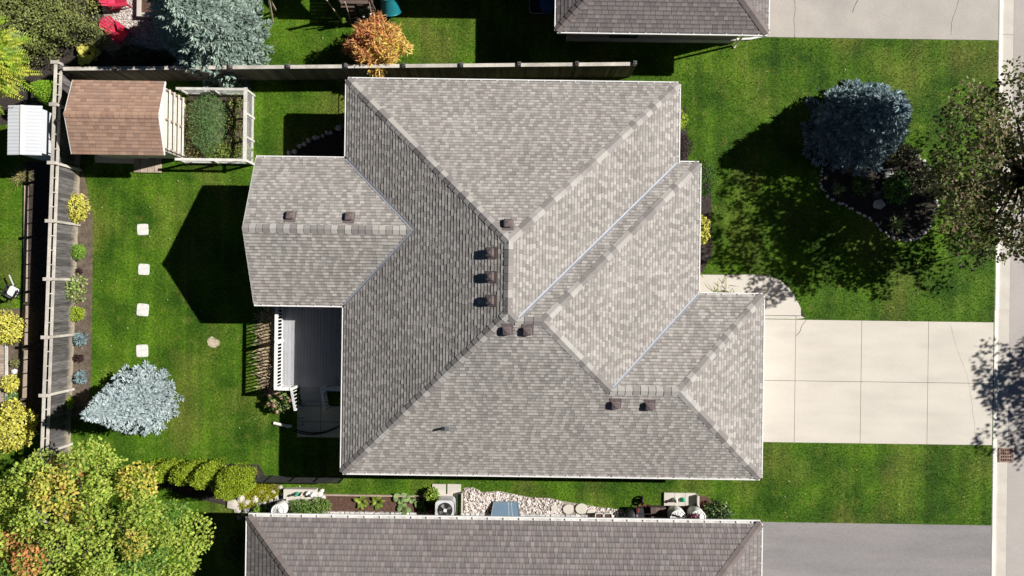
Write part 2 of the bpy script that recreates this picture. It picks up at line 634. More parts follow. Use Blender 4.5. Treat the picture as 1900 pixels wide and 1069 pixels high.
nd = struct(sheet('worn_driveway', [(9.3, 11.24), (21.31, 11.24), (21.31, 30), (9.3, 30)], .02, M['old_asphalt']))
crackline([P2(1475, 72), P2(1473, 40), P2(1476, 16), P2(1472, -6)], .013, nd, .024)
crackline([P2(1581, 24), P2(1584, 12), P2(1592, 0), P2(1597, -8)], .02, nd, .024)
crackline([P2(1764, 66), P2(1766, 40), P2(1772, 20), P2(1780, -6)], .01, nd, .024)
EXCL.append([(9.3, 11.2), (21.6, 11.2), (21.6, 30), (9.3, 30)])
sd2 = struct(sheet('sealed_driveway', [(9.6, -10.17), (21.31, -10.19), (21.31, -30), (9.6, -30)], .02, M['asphalt']))
EXCL.append([(9.6, -10.15), (21.6, -10.17), (21.6, -30), (9.6, -30)])
EXCL.append([(XC, -30), (40, -30), (40, 30), (XC, 30)])

# storm drain
x0, y0, _ = P(1868, 845)
dr = thing('storm_drain', 'rusty iron storm drain grate set in the gutter by the lawn', 'drain', (x0, y0, -.075))
b = MB()
for s in (-1, 1):
    b.box((0, s * .29, .02), (.62, .05, .05)); b.box((s * .295, 0, .021), (.05, .53, .05))
b.build('frame', M['rust'], dr)
b = MB(); b.box((0, 0, -.012), (.6, .58, .02)); b.build('pit', M['darkgrille'], dr)
for k in range(3):
    b = MB(); b.box((0, -.14 + k * .14, .018), (.54, .045, .04)); b.build('cross_bar', M['rust'], dr)
for k in range(7):
    b = MB(); b.box((-.24 + k * .08, 0, .016), (.028, .53, .035)); b.build('bar', M['rust'], dr)

# ------------------------------------------------------------------ roofs
class Roof:
    def __init__(s, roofobj, e, widths, tones, thick, lift, tone_w=None, gap=.002, band=.62, alt=.8):
        s.gap, s.band, s.alt = gap, band, alt
        s.o, s.e, s.widths, s.tones, s.thick, s.lift = roofobj, e, widths, tones, thick, lift
        s.pieces = []
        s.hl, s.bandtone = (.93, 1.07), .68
        s.tw = tone_w
    def face(s, poly):
        poly = [Vector(p) for p in poly]
        n = Vector((0, 0, 0))
        for i in range(len(poly)):
            a, b = poly[i], poly[(i + 1) % len(poly)]
            n += Vector(((a.y - b.y) * (a.z + b.z), (a.z - b.z) * (a.x + b.x), (a.x - b.x) * (a.y + b.y)))
        n.normalize()
        if n.z < 0:
            n = -n
        v = Vector((-n.x * n.z, -n.y * n.z, 1 - n.z * n.z)).normalized()
        u = v.cross(n).normalized()
        o = min(poly, key=lambda p: p.z)
        uv = [((p - o).dot(u), (p - o).dot(v)) for p in poly]
        vmax = max(q[1] for q in uv)
        nc = int(vmax / s.e) + 1
        flat = []
        for i in range(len(uv)):
            a, c = uv[i], uv[(i + 1) % len(uv)]
            if abs(a[1] - c[1]) < .01 and a[1] > .3:
                flat.append((min(a[0], c[0]), max(a[0], c[0]), a[1]))
        off = 0.0
        for j in range(nc):
            v0, v1 = j * s.e - .015, (j + 1) * s.e
            vm = min((v0 + v1) / 2 + .01, vmax - .004)
            cr = []
            for i in range(len(uv)):
                a, b = uv[i], uv[(i + 1) % len(uv)]
                if (a[1] - vm) * (b[1] - vm) < 0:
                    sl = (b[0] - a[0]) / (b[1] - a[1])
                    cr.append((a[0] + sl * (vm - a[1]), sl))
            cr.sort()
            for k in range(0, len(cr) - 1, 2):
                (ul, sl), (ur, sr) = cr[k], cr[k + 1]
                Lb, Lt = ul + sl * (v0 - vm), ul + sl * (v1 - vm)
                Rb, Rt = ur + sr * (v0 - vm), ur + sr * (v1 - vm)
                a = min(Lb, Lt) - rng.random() * .3
                prev = int(rng.random() < .5)
                while a < max(Rb, Rt):
                    w = s.widths[rng.integers(len(s.widths))]
                    b_ = a + w
                    q = [max(a, Lb), min(b_, Rb), min(b_, Rt), max(a, Lt)]
                    full = q[0] == a and q[1] == b_ and q[2] == b_ and q[3] == a
                    if q[0] > q[1]: q[0] = q[1] = (q[0] + q[1]) / 2 if Lb < Rb else (Lb + Rb) / 2
                    if q[3] > q[2]: q[2] = q[3] = (q[2] + q[3]) / 2 if Lt < Rt else (Lt + Rt) / 2
                    if (q[1] - q[0]) + (q[2] - q[3]) > .02:
                        if s.tw is not None:
                            ti = int(rng.choice(len(s.tones), p=s.tw))
                        else:
                            ti = int(rng.integers(len(s.tones)))
                        hi = (1 - prev) if rng.random() < s.alt else prev
                        prev = hi
                        vv1 = v1
                        um = (q[0] + q[1] + q[2] + q[3]) / 4
                        for (ua, ub, ve) in flat:
                            if ua - .02 <= um <= ub + .02 and v0 < ve < v1:
                                vv1 = ve - .012
                                full = False
                        g_ = s.gap
                        if vv1 - v0 > .03:
                            s.pieces.append((o, u, v, n, v0, vv1, [q[0] + g_, q[1] - g_, q[2] - g_, q[3] + g_], w, ti, hi, full))
                    a = b_
    def geo(s, q, v0, v1, hb, ht):
        f = s.band
        vm, hm = v0 + (v1 - v0) * f, hb + (ht - hb) * f
        lm, rm = q[0] + (q[3] - q[0]) * f, q[1] + (q[2] - q[1]) * f
        V = [(q[0], v0, 0), (q[1], v0, 0), (q[0], v0, hb), (q[1], v0, hb), (rm, vm, hm), (lm, vm, hm),
             (lm, vm, hm), (rm, vm, hm), (q[2], v1 + .01, ht), (q[3], v1 + .01, ht), (q[2], v1 + .01, 0), (q[3], v1 + .01, 0)]
        Fc = [(2, 3, 4, 5), (6, 7, 8, 9), (0, 1, 3, 2), (1, 10, 8, 3), (0, 2, 9, 11)]
        return V, Fc
    def build(s, cap=300):
        full = [i for i, p in enumerate(s.pieces) if p[10]]
        full.sort(key=lambda i: -s.pieces[i][7] + rng.random() * .001)
        chosen = set(full[:cap])
        cache = {}
        V, Fc, C = [], [], []
        for i, (o, u, v, n, v0, v1, q, w, ti, hi, fl) in enumerate(s.pieces):
            hb, ht = s.thick + hi * s.lift, .003 + hi * s.lift * .8
            tone = s.tones[ti]
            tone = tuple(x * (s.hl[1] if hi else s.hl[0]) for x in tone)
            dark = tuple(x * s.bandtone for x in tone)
            if i in chosen:
                k = (w, ti, hi)
                if k not in cache:
                    mb = MB(); mb.col = tone
                    vs, fs = s.geo((0, w - 2 * s.gap, w - 2 * s.gap, 0), 0, v1 - v0, hb, ht)
                    mb.add(vs, fs)
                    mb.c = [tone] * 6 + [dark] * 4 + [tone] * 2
                    cache[k] = mb.mesh('shingle', M['shingle'])
                ob = link('shingle', cache[k], s.o)
                R = Matrix((u, v, n)).transposed().to_4x4()
                R.translation = o + u * q[0] + v * v0
                ob.matrix_local = R
            else:
                vs, fs = s.geo(q, v0, v1, hb, ht)
                b = len(V)
                V += [tuple(o + u * a + v * b_ + n * c) for a, b_, c in vs]
                Fc += [tuple(x + b for x in f) for f in fs]
                jj = 1 + rng.normal() * .04
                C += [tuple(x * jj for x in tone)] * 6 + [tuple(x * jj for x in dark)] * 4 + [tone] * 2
        if V:
            stuff(link('shingles', np_mesh('shingles', np.array(V), np.array(Fc), M['shingle'], np.array(C)), s.o))

def fnorm(poly):
    n = Vector((0, 0, 0))
    for i in range(len(poly)):
        a, b = Vector(poly[i]), Vector(poly[(i + 1) % len(poly)])
        n += Vector(((a.y - b.y) * (a.z + b.z), (a.z - b.z) * (a.x + b.x), (a.x - b.x) * (a.y + b.y)))
    n.normalize()
    return -n if n.z < 0 else n

def caps(roofobj, p0, p1, n1, n2, tones, w=.17, ln=.3):
    p0, p1 = Vector(p0), Vector(p1)
    d = p1 - p0
    Ltot = d.length
    d.normalize()
    def wing(n):
        x = n.cross(d).normalized()
        return x if x.z <= 0 else -x
    w1, w2 = wing(n1), wing(n2)
    if abs(d.z) < 1e-4 and w1.dot(w2) > .9:
        w2 = -w1
    up = (n1 + n2).normalized()
    k = max(1, round(Ltot / ln))
    ln = Ltot / k
    cache = {}
    for i in range(k):
        ti = rng.integers(len(tones))
        if ti not in cache:
            mb = MB(); mb.col = tones[ti]
            vs = []
            for s_, h in ((-.02, .048), (ln + .01, .03)):
                c = d * s_
                vs += [c + w1 * w + n1 * (h - .012), c + up * h, c + w2 * w + n2 * (h - .012)]
            vs += [d * -.02 + w1 * w, d * -.02, d * -.02 + w2 * w, d * (ln + .01) + w1 * w, d * (ln + .01) + w2 * w]
            mb.add(vs, [(0, 1, 4, 3), (1, 2, 5, 4), (6, 7, 1, 0), (7, 8, 2, 1), (6, 0, 3, 9), (8, 10, 5, 2)])
            cache[ti] = mb.mesh('ridge_cap', M['shingle'])
        link('ridge_cap', cache[ti], roofobj, loc=p0 + d * (ln * i))

def valley(roofobj, p0, p1, n1, n2, w=.075):
    p0, p1 = Vector(p0), Vector(p1)
    d = (p1 - p0).normalized()
    def wing(n):
        x = n.cross(d).normalized()
        return x if x.z >= 0 else -x
    w1, w2 = wing(n1), wing(n2)
    b = MB()
    vs = []
    for p in (p0, p1):
        vs += [p + w1 * w + n1 * .032, p + (n1 + n2).normalized() * .034, p + w2 * w + n2 * .032]
    b.add(vs, [(0, 1, 4, 3), (1, 2, 5, 4)])
    vs2 = [p + x for p in (p0, p1) for x in (w1 * w, w2 * w)]
    b.add([vs[0], vs[3], vs2[0], vs2[2]], [(0, 1, 3, 2)])
    b.add([vs[2], vs[5], vs2[1], vs2[3]], [(0, 1, 3, 2)])
    return b.build('valley_flashing', M['flash'], roofobj)

def gutter(parent, p0, p1, out, w=.115, step=.62, hang=True):
    """open trough below an eave, with straps across"""
    p0, p1, out = Vector(p0), Vector(p1), Vector(out).normalized()
    d = (p1 - p0)
    L = d.length
    d.normalize()
    z = Vector((0, 0, 1))
    b = MB()
    def seg(o0, o1, z0, z1, mb):
        a, c = p0 + out * o0, p1 + out * o0
        vs = [a + z * z0, c + z * z0, c + out * (o1 - o0) + z * z0, a + out * (o1 - o0) + z * z0]
        vs += [x + z * (z1 - z0) for x in vs]
        mb.add(vs, [(3, 2, 1, 0), (4, 5, 6, 7), (0, 1, 5, 4), (1, 2, 6, 5), (2, 3, 7, 6), (3, 0, 4, 7)])
    seg(w - .042, w, -.12, -.022, b)
    seg(0, .012, -.12, -.05, b)
    for e_ in (p0, p1):
        b.box(e_ + out * w / 2 + z * -.075, (.012 if abs(d.x) > .5 else w, .012 if abs(d.y) > .5 else w, .10))
    go = b.build('gutter', M['gutter'], parent)
    b = MB(); seg(.012, w - .042, -.125, -.09, b)
    b.build('gutter_floor', M['gutterin'], go)
    if hang:
        b = MB()
        k = int(L / step)
        for i in range(k):
            c = p0 + d * ((i + .5) * L / k + rng.normal() * .02)
            b.box(c + out * (w / 2 - .01) + z * -.035, (.03 if abs(d.x) > .5 else w, .03 if abs(d.y) > .5 else w, .02))
        stuff(b.build('gutter_hangers', M['gutter'], go))
    return go

def wallbox(parent, poly, z1, m='brick', z0=0):
    b = MB()
    n = len(poly)
    vs = [(p[0], p[1], z0) for p in poly] + [(p[0], p[1], z1) for p in poly]
    b.add(vs, [(i, (i + 1) % n, n + (i + 1) % n, n + i) for i in range(n)])
    b.add([(p[0], p[1], z1 - .02) for p in poly], [tuple(range(n))])
    return b.build('wall', M[m], parent)

def window(parent, c, w, h, nrm, m='whitepaint'):
    """a framed window lying on a wall plane; c is its centre, nrm the wall's outward axis"""
    n = Vector(nrm)
    t = Vector((-n.y, n.x, 0))
    c = Vector(c)
    b = MB()
    def bx(a, z, ww, hh, dep, mb, o=0.0):
        d = (abs(t.x) * ww + abs(n.x) * dep, abs(t.y) * ww + abs(n.y) * dep, hh)
        mb.box(c + t * a + Vector((0, 0, z)) + n * (dep / 2 + o), d)
    bx(0, h / 2, w + .12, .06, .05, b); bx(0, -h / 2, w + .16, .06, .08, b)
    bx(-w / 2, 0, .06, h - .06, .05, b); bx(w / 2, 0, .06, h - .06, .05, b); bx(0, 0, .04, h - .06, .04, b)
    wo = b.build('window', M[m], parent)
    b = MB(); bx(0, 0, w - .03, h - .03, .02, b)
    b.build('pane', M['glass'], wo)
    return wo

# ---- the main house
EZ, PT = 3.0, .5
xL, yT, xR1, yN1, xR2, yN2, xR3, yB = -6.74, 8.32, 6.60, 5.12, 7.48, -.18, 10.12, -7.52
PR = .49
def solve(rows):
    A = np.array([r[:3] for r in rows]); b = np.array([r[3] for r in rows])
    return Vector(np.linalg.solve(A, b))
# planes as a x + b y + c z = d
pW = (-PT, 0, 1, EZ - PT * xL); pN = (0, PT, 1, EZ + PT * yT); pE1 = (PR, 0, 1, EZ + PR * xR1)
pN2 = (0, PT, 1, EZ + PT * yN1); pE2 = (PT, 0, 1, EZ + PT * xR2); pN3 = (0, PT, 1, EZ + PT * yN2)
pE3 = (PT, 0, 1, EZ + PT * xR3); pS = (0, -PT, 1, EZ - PT * yB)
yb0, yb1, xb = -.76, 5.10, -10.41
yc = (yb0 + yb1) / 2
pBN = (0, PT, 1, EZ + PT * yb1); pBS = (0, -PT, 1, EZ - PT * yb0)
V3 = lambda x, y, z=EZ: Vector((x, y, z))
A_, B_, C_, D_, E_, F_, G_, H_ = V3(xL, yT), V3(xR1, yT), V3(xR1, yN1), V3(xR2, yN1), V3(xR2, yN2), V3(xR3, yN2), V3(xR3, yB), V3(xL, yB)
R1, R2 = solve([pW, pN, pE1]), solve([pW, pS, pE1])
S_, T_ = solve([pE1, pN2, pS]), solve([pN2, pE2, pS])
U_, X_ = solve([pE2, pN3, pS]), solve([pN3, pE3, pS])
J_, I_, K_, M_ = V3(xL, yb1), V3(xL, yb0), V3(xb, yb1), V3(xb, yb0)
N_ = solve([pBN, pBS, pW]); L_ = Vector((xb, yc, N_.z))
FW, FN, FE1 = [A_, J_, N_, I_, H_, R2, R1], [A_, R1, B_], [B_, R1, R2, S_, C_]
FN2, FE2, FN3, FE3 = [C_, S_, T_, D_], [D_, T_, U_, E_], [E_, U_, X_, F_], [F_, X_, G_]
FS, FBN, FBS = [H_, G_, X_, U_, T_, S_, R2], [K_, J_, N_, L_], [M_, L_, N_, I_]
LIGHT = [(.345, .324, .298), (.322, .301, .277), (.304, .285, .262), (.284, .266, .246), (.306, .274, .255), (.328, .304, .278)]
house = thing('hip_roof_house', 'large house with pale grey shingled hip roof in the middle of the picture', 'house')
def eave_house_walls(parent):
    i = .45
    poly = [(xL + i, yT - i), (xL + i, yb1 - i), (xb + i, yb1 - i), (xb + i, yb0 + i), (xL + i, yb0 + i), (xL + i, yB + i),
            (xR3 - i, yB + i), (xR3 - i, yN2 - i), (xR2 - i, yN2 - i), (xR2 - i, yN1 - i), (xR1 - i, yN1 - i), (xR1 - i, yT - i)]
    w = wallbox(parent, poly, EZ - .1)
    EXCL.append(poly)
    return w
eave_house_walls(house)
def roofdeck(parent, faces, soffit_poly, z=EZ - .13):
    b = MB()
    for f in faces:
        b.add(f, [tuple(range(len(f)))])
    ro = b.build('roof', M['roofdeck'], parent)
    b = MB()
    n = len(soffit_poly)
    b.add([(p[0], p[1], z) for p in soffit_poly], [tuple(range(n))])
    b.build('soffit', M['soffit'], parent)
    b = MB()
    vs = [(p[0], p[1], z) for p in soffit_poly] + [(p[0], p[1], z + .12) for p in soffit_poly]
    b.add(vs, [(i, (i + 1) % n, n + (i + 1) % n, n + i) for i in range(n)])
    b.build('fascia', M['whitepaint'], parent)
    return ro
roof = roofdeck(house, [FW, FN, FE1, FN2, FE2, FN3, FE3, FS, FBN, FBS],
                [A_, J_, K_, M_, I_, H_, G_, F_, E_, D_, C_, B_])
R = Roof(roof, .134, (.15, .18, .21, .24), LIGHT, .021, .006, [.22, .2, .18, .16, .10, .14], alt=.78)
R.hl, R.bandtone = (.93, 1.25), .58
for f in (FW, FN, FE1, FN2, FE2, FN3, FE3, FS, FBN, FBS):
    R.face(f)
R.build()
nW, nN, nE1, nN2, nE2, nN3, nE3, nS, nBN, nBS = [fnorm(f) for f in (FW, FN, FE1, FN2, FE2, FN3, FE3, FS, FBN, FBS)]
CAPT = [(.41, .39, .36), (.37, .35, .325), (.245, .23, .215), (.225, .205, .195), (.29, .265, .25)]
caps(roof, A_, R1, nW, nN, CAPT); caps(roof, B_, R1, nN, nE1, CAPT); caps(roof, R2, R1, nW, nE1, CAPT)
caps(roof, H_, R2, nW, nS, CAPT); caps(roof, S_, R2, nE1, nS, CAPT); caps(roof, S_, T_, nN2, nS, CAPT)
caps(roof, D_, T_, nN2, nE2, CAPT); caps(roof, U_, T_, nE2, nS, CAPT); caps(roof, U_, X_, nN3, nS, CAPT)
caps(roof, F_, X_, nN3, nE3, CAPT); caps(roof, G_, X_, nE3, nS, CAPT); caps(roof, L_, N_, nBN, nBS, CAPT, ln=.26)
valley(roof, C_, S_, nE1, nN2); valley(roof, E_, U_, nE2, nN3); valley(roof, J_, N_, nBN, nW); valley(roof, I_, N_, nBS, nW)
# gable wall under the rear bump-out and its white verge boards
b = MB()
i = .44
b.add([(xb + i, yb0 + i, EZ - .12), (xb + i, yb1 - i, EZ - .12), (xb + i, yc, L_.z - .14)], [(0, 1, 2)])
b.build('gable_wall', M['tan_siding'], house)
for a, c in ((K_, L_), (M_, L_)):
    b = MB(); b.bar(a + Vector((-.012, 0, -.06)), c + Vector((-.012, 0, -.06)), .02, .13)
    b.build('verge_board', M['whitepaint'], house)
gutter(house, A_, B_, (0, 1, 0)); gutter(house, B_, C_, (1, 0, 0)); gutter(house, C_ + Vector((.13, 0, 0)), D_, (0, 1, 0))
gutter(house, D_, E_ + Vector((0, .13, 0)), (1, 0, 0)); gutter(house, E_ + Vector((.13, 0, 0)), F_, (0, 1, 0)); gutter(house, F_, G_, (1, 0, 0))
gutter(house, G_, H_, (0, -1, 0)); gutter(house, A_, J_ + Vector((0, .13, 0)), (-1, 0, 0)); gutter(house, I_ + Vector((0, -.13, 0)), H_, (-1, 0, 0))
gutter(house, K_, J_ + Vector((-.13, 0, 0)), (0, 1, 0)); gutter(house, M_, I_ + Vector((-.13, 0, 0)), (0, -1, 0))

def onplane(px, py, pl):
    z = 4.5
    for _ in range(12):
        p = P(px, py, z)
        z = (pl[3] - pl[0] * p.x - pl[1] * p.y) / pl[2]
    return P(px, py, z)

def roofvent(parent, px, py, pl, n):
    p = onplane(px, py, pl)
    v = Vector((-n.x * n.z, -n.y * n.z, 1 - n.z * n.z)).normalized()
    u = v.cross(n).normalized()
    R = Matrix((u, v, n)).transposed()
    b = MB()
    b.box((.02, .03, .025), (.44, .46, .02))
    b.lathe([(.16, .035), (.165, .10)], n=4, pw=2)
    ob = b.build('roof_vent', M['vent'], parent)
    b = MB()
    b.lathe([(.165, .10), (.176, .12), (.168, .15), (.13, .178), (.06, .192), (.045, .205), (.02, .207)], n=24, pw=9)
    b.build('vent_hood', M['vent'], ob)
    b = MB()
    b.tube([(.05 * math.cos(a), .05 * math.sin(a), .197) for a in np.linspace(0, 2 * math.pi, 12, endpoint=False)], .008, 5, True)
    b.build('vent_ring', M['rust'], ob)
    R4 = R.to_4x4(); R4.translation = p
    ob.matrix_local = R4
for px, py, pl, n in ((943, 417, pN, nN), (911, 469, pW, nW), (911, 513, pW, nW), (911, 557, pW, nW), (940, 611, pS, nS), (978, 612, pS, nS),
                      (1141, 749, pS, nS), (1204, 751, pS, nS), (540, 402, pBN, nBN), (649, 404, pBN, nBN)):
    roofvent(house, px, py, pl, n)
p = onplane(824, 794, pS)
b = MB(); b.box(p + Vector((.05, -.02, .03)), (.30, .22, .012), M=Matrix.Rotation(math.atan(.5), 3, 'X'))
vp = b.build('vent_pipe_boot', M['greymetal'], house)
b = MB(); b.tube([p, p + Vector((0, 0, .34))], .05, 10); b.build('vent_pipe', M['blackmetal'], vp)
# windows and doors on the walls below
for c, w, h, n in (((-3, yT - .45, 1.6), 1.4, 1.1, (0, 1, 0)), ((2.5, yT - .45, 1.6), 1.2, 1.1, (0, 1, 0)), ((xR1 - .45, 6.6, 1.6), 1.3, 1.2, (1, 0, 0)),
                   ((xR2 - .45, 3.1, 1.5), 1.9, 1.4, (1, 0, 0)), ((-2, yB + .45, 1.6), 1.0, .9, (0, -1, 0)), ((3.5, yB + .45, 1.6), 1.0, .9, (0, -1, 0)),
                   ((xb + .45, 2.1, 1.5), 1.8, 1.3, (-1, 0, 0)), ((xL + .45, -5.6, 1.7), 1.2, 1.0, (-1, 0, 0)), ((xL + .45, 6.5, 1.6), 1.2, 1.0, (-1, 0, 0))):
    window(house, c, w, h, n)
gd = MB(); gd.box((xR3 - .43, -3.95, 1.2), (.05, 4.9, 2.35)); gdo = gd.build('garage_door', M['whitepaint'], house)
for k in range(4):
    b = MB(); b.box((xR3 - .40, -3.95, .35 + k * .57), (.02, 4.8, .5)); b.build('door_panel', M['whitepaint'], gdo)
b = MB(); b.box((xR2 - .43, .75, 1.1), (.05, 1.0, 2.1)); fd = b.build('front_door', M['vent'], house)
b = MB(); b.tube([(xR2 - .40, .45, 1.05), (xR2 - .33, .45, 1.05)], .03, 8); b.build('door_knob', M['greymetal'], fd)
b = MB(); b.box((xL + .43, -2.3, 1.85), (.06, 1.8, 2.1)); pdn = b.build('patio_door', M['glass'], house)
for k in (-.9, 0, .9):
    b = MB(); b.box((xL + .405, -2.3 + k, 1.85), (.03, .07, 2.1)); b.build('door_frame', M['whitepaint'], pdn)

# ---- neighbouring houses
def hip_house(name, label, x0, x1, y0, y1, tones, e, widths, thick, inset, tw=None):
    h = thing(name, label, 'house')
    d = min(x1 - x0, y1 - y0) / 2
    z = EZ + PT * d
    if (x1 - x0) >= (y1 - y0):
        ra, rb = Vector((x0 + d, y0 + d, z)), Vector((x1 - d, y0 + d, z))
    else:
        ra, rb = Vector((x0 + d, y0 + d, z)), Vector((x0 + d, y1 - d, z))
    a, b_, c, dd = V3(x0, y0), V3(x1, y0), V3(x1, y1), V3(x0, y1)
    if (x1 - x0) >= (y1 - y0):
        fs = {'s': [a, b_, rb, ra], 'e': [b_, c, rb], 'n': [c, dd, ra, rb], 'w': [dd, a, ra]}
        hips = [(a, ra, 's', 'w'), (b_, rb, 's', 'e'), (c, rb, 'n', 'e'), (dd, ra, 'n', 'w'), (ra, rb, 'n', 's')]
    else:
        fs = {'s': [a, b_, ra], 'e': [b_, c, rb, ra], 'n': [c, dd, rb], 'w': [dd, a, ra, rb]}
        hips = [(a, ra, 's', 'w'), (b_, ra, 's', 'e'), (c, rb, 'n', 'e'), (dd, rb, 'n', 'w'), (ra, rb, 'e', 'w')]
    ro = roofdeck(h, list(fs.values()), [a, b_, c, dd])
    i = inset
    wp = [(x0 + i, y0 + i), (x1 - i, y0 + i), (x1 - i, y1 - i), (x0 + i, y1 - i)]
    wallbox(h, wp, EZ - .1)
    EXCL.append(wp)
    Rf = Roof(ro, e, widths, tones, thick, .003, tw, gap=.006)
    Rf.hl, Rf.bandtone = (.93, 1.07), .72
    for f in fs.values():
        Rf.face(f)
    return h, ro, Rf, fs, hips, (a, b_, c, dd)

MAUVE = [(.235, .210, .202), (.212, .190, .183), (.195, .176, .171), (.25, .220, .21), (.222, .19, .182)]
q = P(461, 958, EZ); q2 = P(1411, 974, EZ)
bh, bro, bR, bfs, bhips, bc = hip_house('brown_roof_house', 'house with mauve grey shingle roof cut off by the bottom edge', q.x, q2.x, -22.6, (q.y + q2.y) / 2, MAUVE, .21, (.11, .14, .17, .21), .014, .82)
# only the pieces of this roof near the picture are kept as single shingles
bR.pieces.sort(key=lambda p: -(p[0] + p[1] * p[6][0] + p[2] * p[4]).y)
vis = [p for p in bR.pieces if (p[0] + p[1] * p[6][0] + p[2] * p[4]).y > -12.2]
rest = [p[:10] + (False,) for p in bR.pieces if (p[0] + p[1] * p[6][0] + p[2] * p[4]).y <= -12.2]
bR.pieces = vis + rest
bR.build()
BCAP = [(.20, .165, .155), (.17, .14, .132), (.18, .155, .15)]
for a, c, f1, f2 in bhips:
    caps(bro, a, c, fnorm(bfs[f1]), fnorm(bfs[f2]), BCAP)
a, b_, c, dd = bc
gutter(bh, dd, c, (0, 1, 0), w=.15); gutter(bh, b_, c, (1, 0, 0)); gutter(bh, a, dd, (-1, 0, 0)); gutter(bh, a, b_, (0, -1, 0), hang=False)
BY = c.y
window(bh, (-.3, BY - .82, .75), 1.3, .9, (0, 1, 0)); window(bh, (-6, BY - .82, 1.7), 1.2, 1.0, (0, 1, 0)); window(bh, (5.5, BY - .82, 1.7), 1.2, 1.0, (0, 1, 0))

TAUPE = [(.22, .195, .188), (.20, .177, .171), (.185, .164, .160), (.23, .203, .194)]
q = P(1034, 60, EZ); q2 = P(1423, 60, EZ)
th, tro, tR, tfs, thips, tc = hip_house('taupe_roof_house', 'house with taupe shingle roof cut off by the top edge', q.x, q2.x, (q.y + q2.y) / 2 + .03, 26.0, TAUPE, .165, (.20, .26, .32), .014, .55)
vis = [p for p in tR.pieces if (p[0] + p[1] * p[6][0] + p[2] * p[4]).y < 12.2]
rest = [p[:10] + (False,) for p in tR.pieces if (p[0] + p[1] * p[6][0] + p[2] * p[4]).y >= 12.2]
tR.pieces = vis + rest
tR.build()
for a, c, f1, f2 in thips:
    caps(tro, a, c, fnorm(tfs[f1]), fnorm(tfs[f2]), BCAP)
a, b_, c, dd = tc
TY = a.y
gutter(th, a, b_, (0, -1, 0)); gutter(th, b_, c, (1, 0, 0)); gutter(th, a, dd, (-1, 0, 0))
b = MB(); b.box(((a.x + b_.x) / 2, TY + .53, .22), (b_.x - a.x - 1.08, .08, .44)); b.build('foundation', M['concrete2'], th)
b = MB(); b.box((a.x + 3.0, TY + .54, .7), (1.2, .05, .5)); b.build('basement_window', M['glass'], th)
# its rear wing, above the picture, throws the long shadow on the lawn
wing = [(-3.4, 12.75), (a.x + .5, 12.75), (a.x + .5, 22.0), (-3.4, 22.0)]
wallbox(th, [(-3.0, 13.2), (a.x + .5, 13.2), (a.x + .5, 21.6), (-3.0, 21.6)], EZ - .1)
wf = [V3(-3.4, 12.75), V3(a.x + .3, 12.75), V3(a.x + .3, 22), V3(-3.4, 22), Vector((1.2, 17.4, 5.3)), Vector((a.x + .3, 17.4, 5.3))]
b = MB(); b.add(wf, [(0, 1, 5, 4), (2, 3, 4, 5), (3, 0, 4)]); b.col = TAUPE[1]; b.c = [TAUPE[1]] * len(b.c); b.build('rear_wing_roof', M['shingle'], th)
# downspout laid out on the lawn from its corner
def downspout(parent, pts, r=.045, name='downspout'):
    b = MB(); b.tube(pts, r, 8)
    return b.build(name, M['gutter'], parent)
downspout(th, [(b_.x - .45, TY + .45, 2.8), (b_.x - .45, TY + .42, .15), (b_.x - .5, TY + .3, .06)])
p0, p1 = P(1367, 73, .06), P(1416, 67, .06)
downspout(th, [p1, p1.lerp(p0, .5) + Vector((0, -.05, 0)), p0], .05)
p0, p1 = P(1363, 967, .10), P(1408, 973, .06)
downspout(bh, [p0, p1], .06)
# ------------------------------------------------------------------ fences
def plankmesh(w, t, h, m):
    b = MB(); b.box((0, 0, h / 2), (w, t, h))
    return b.mesh('plank', M[m])

# left side fence with an open rail on top
lf = thing('rail_top_fence', 'weathered grey board fence with an open top rail along the back yard', 'fence')
def lfx(y):
    return -19.16 + (y - 4.6) * .0216
pm = plankmesh(.136, .02, 1.74, 'greywood')
ang = math.atan2(1, .0216)
y = 8.85
while y > -12.4:
    o = link('plank', pm, lf, loc=(lfx(y) + rng.normal() * .004, y, 0), rot=(0, 0, ang), scale=(1, 1, 1 + rng.normal() * .008))
    y -= .14
posts = [9.1, 7.35] + [4.93 - 2.415 * k for k in range(8)]
b = MB(); b.box((0, 0, 1.07), (.10, .10, 2.14)); postm = b.mesh('post', M['railwood'])
for y in posts:
    link('post', postm, lf, loc=(lfx(y) + .065, y, 0))
    b = MB(); b.box((lfx(y) - .02, y, 2.165), (.34, .14, .03)); b.build('post_cap', M['railwood'], lf)
for a, c in zip(posts[:-1], posts[1:]):
    for z, dx, w in ((1.775, .02, .11), (2.115, .0, .12)):
        b = MB(); b.bar((lfx(a) + dx, a - .055, z), (lfx(c) + dx, c + .055, z), w, .045)
        b.build('rail', M['railwood'], lf)
    for k in (.25, .5, .75):
        yy = a + (c - a) * k
        b = MB(); b.box((lfx(yy) + .01, yy, 1.945), (.05, .04, .29)); b.build('spindle', M['railwood'], lf)

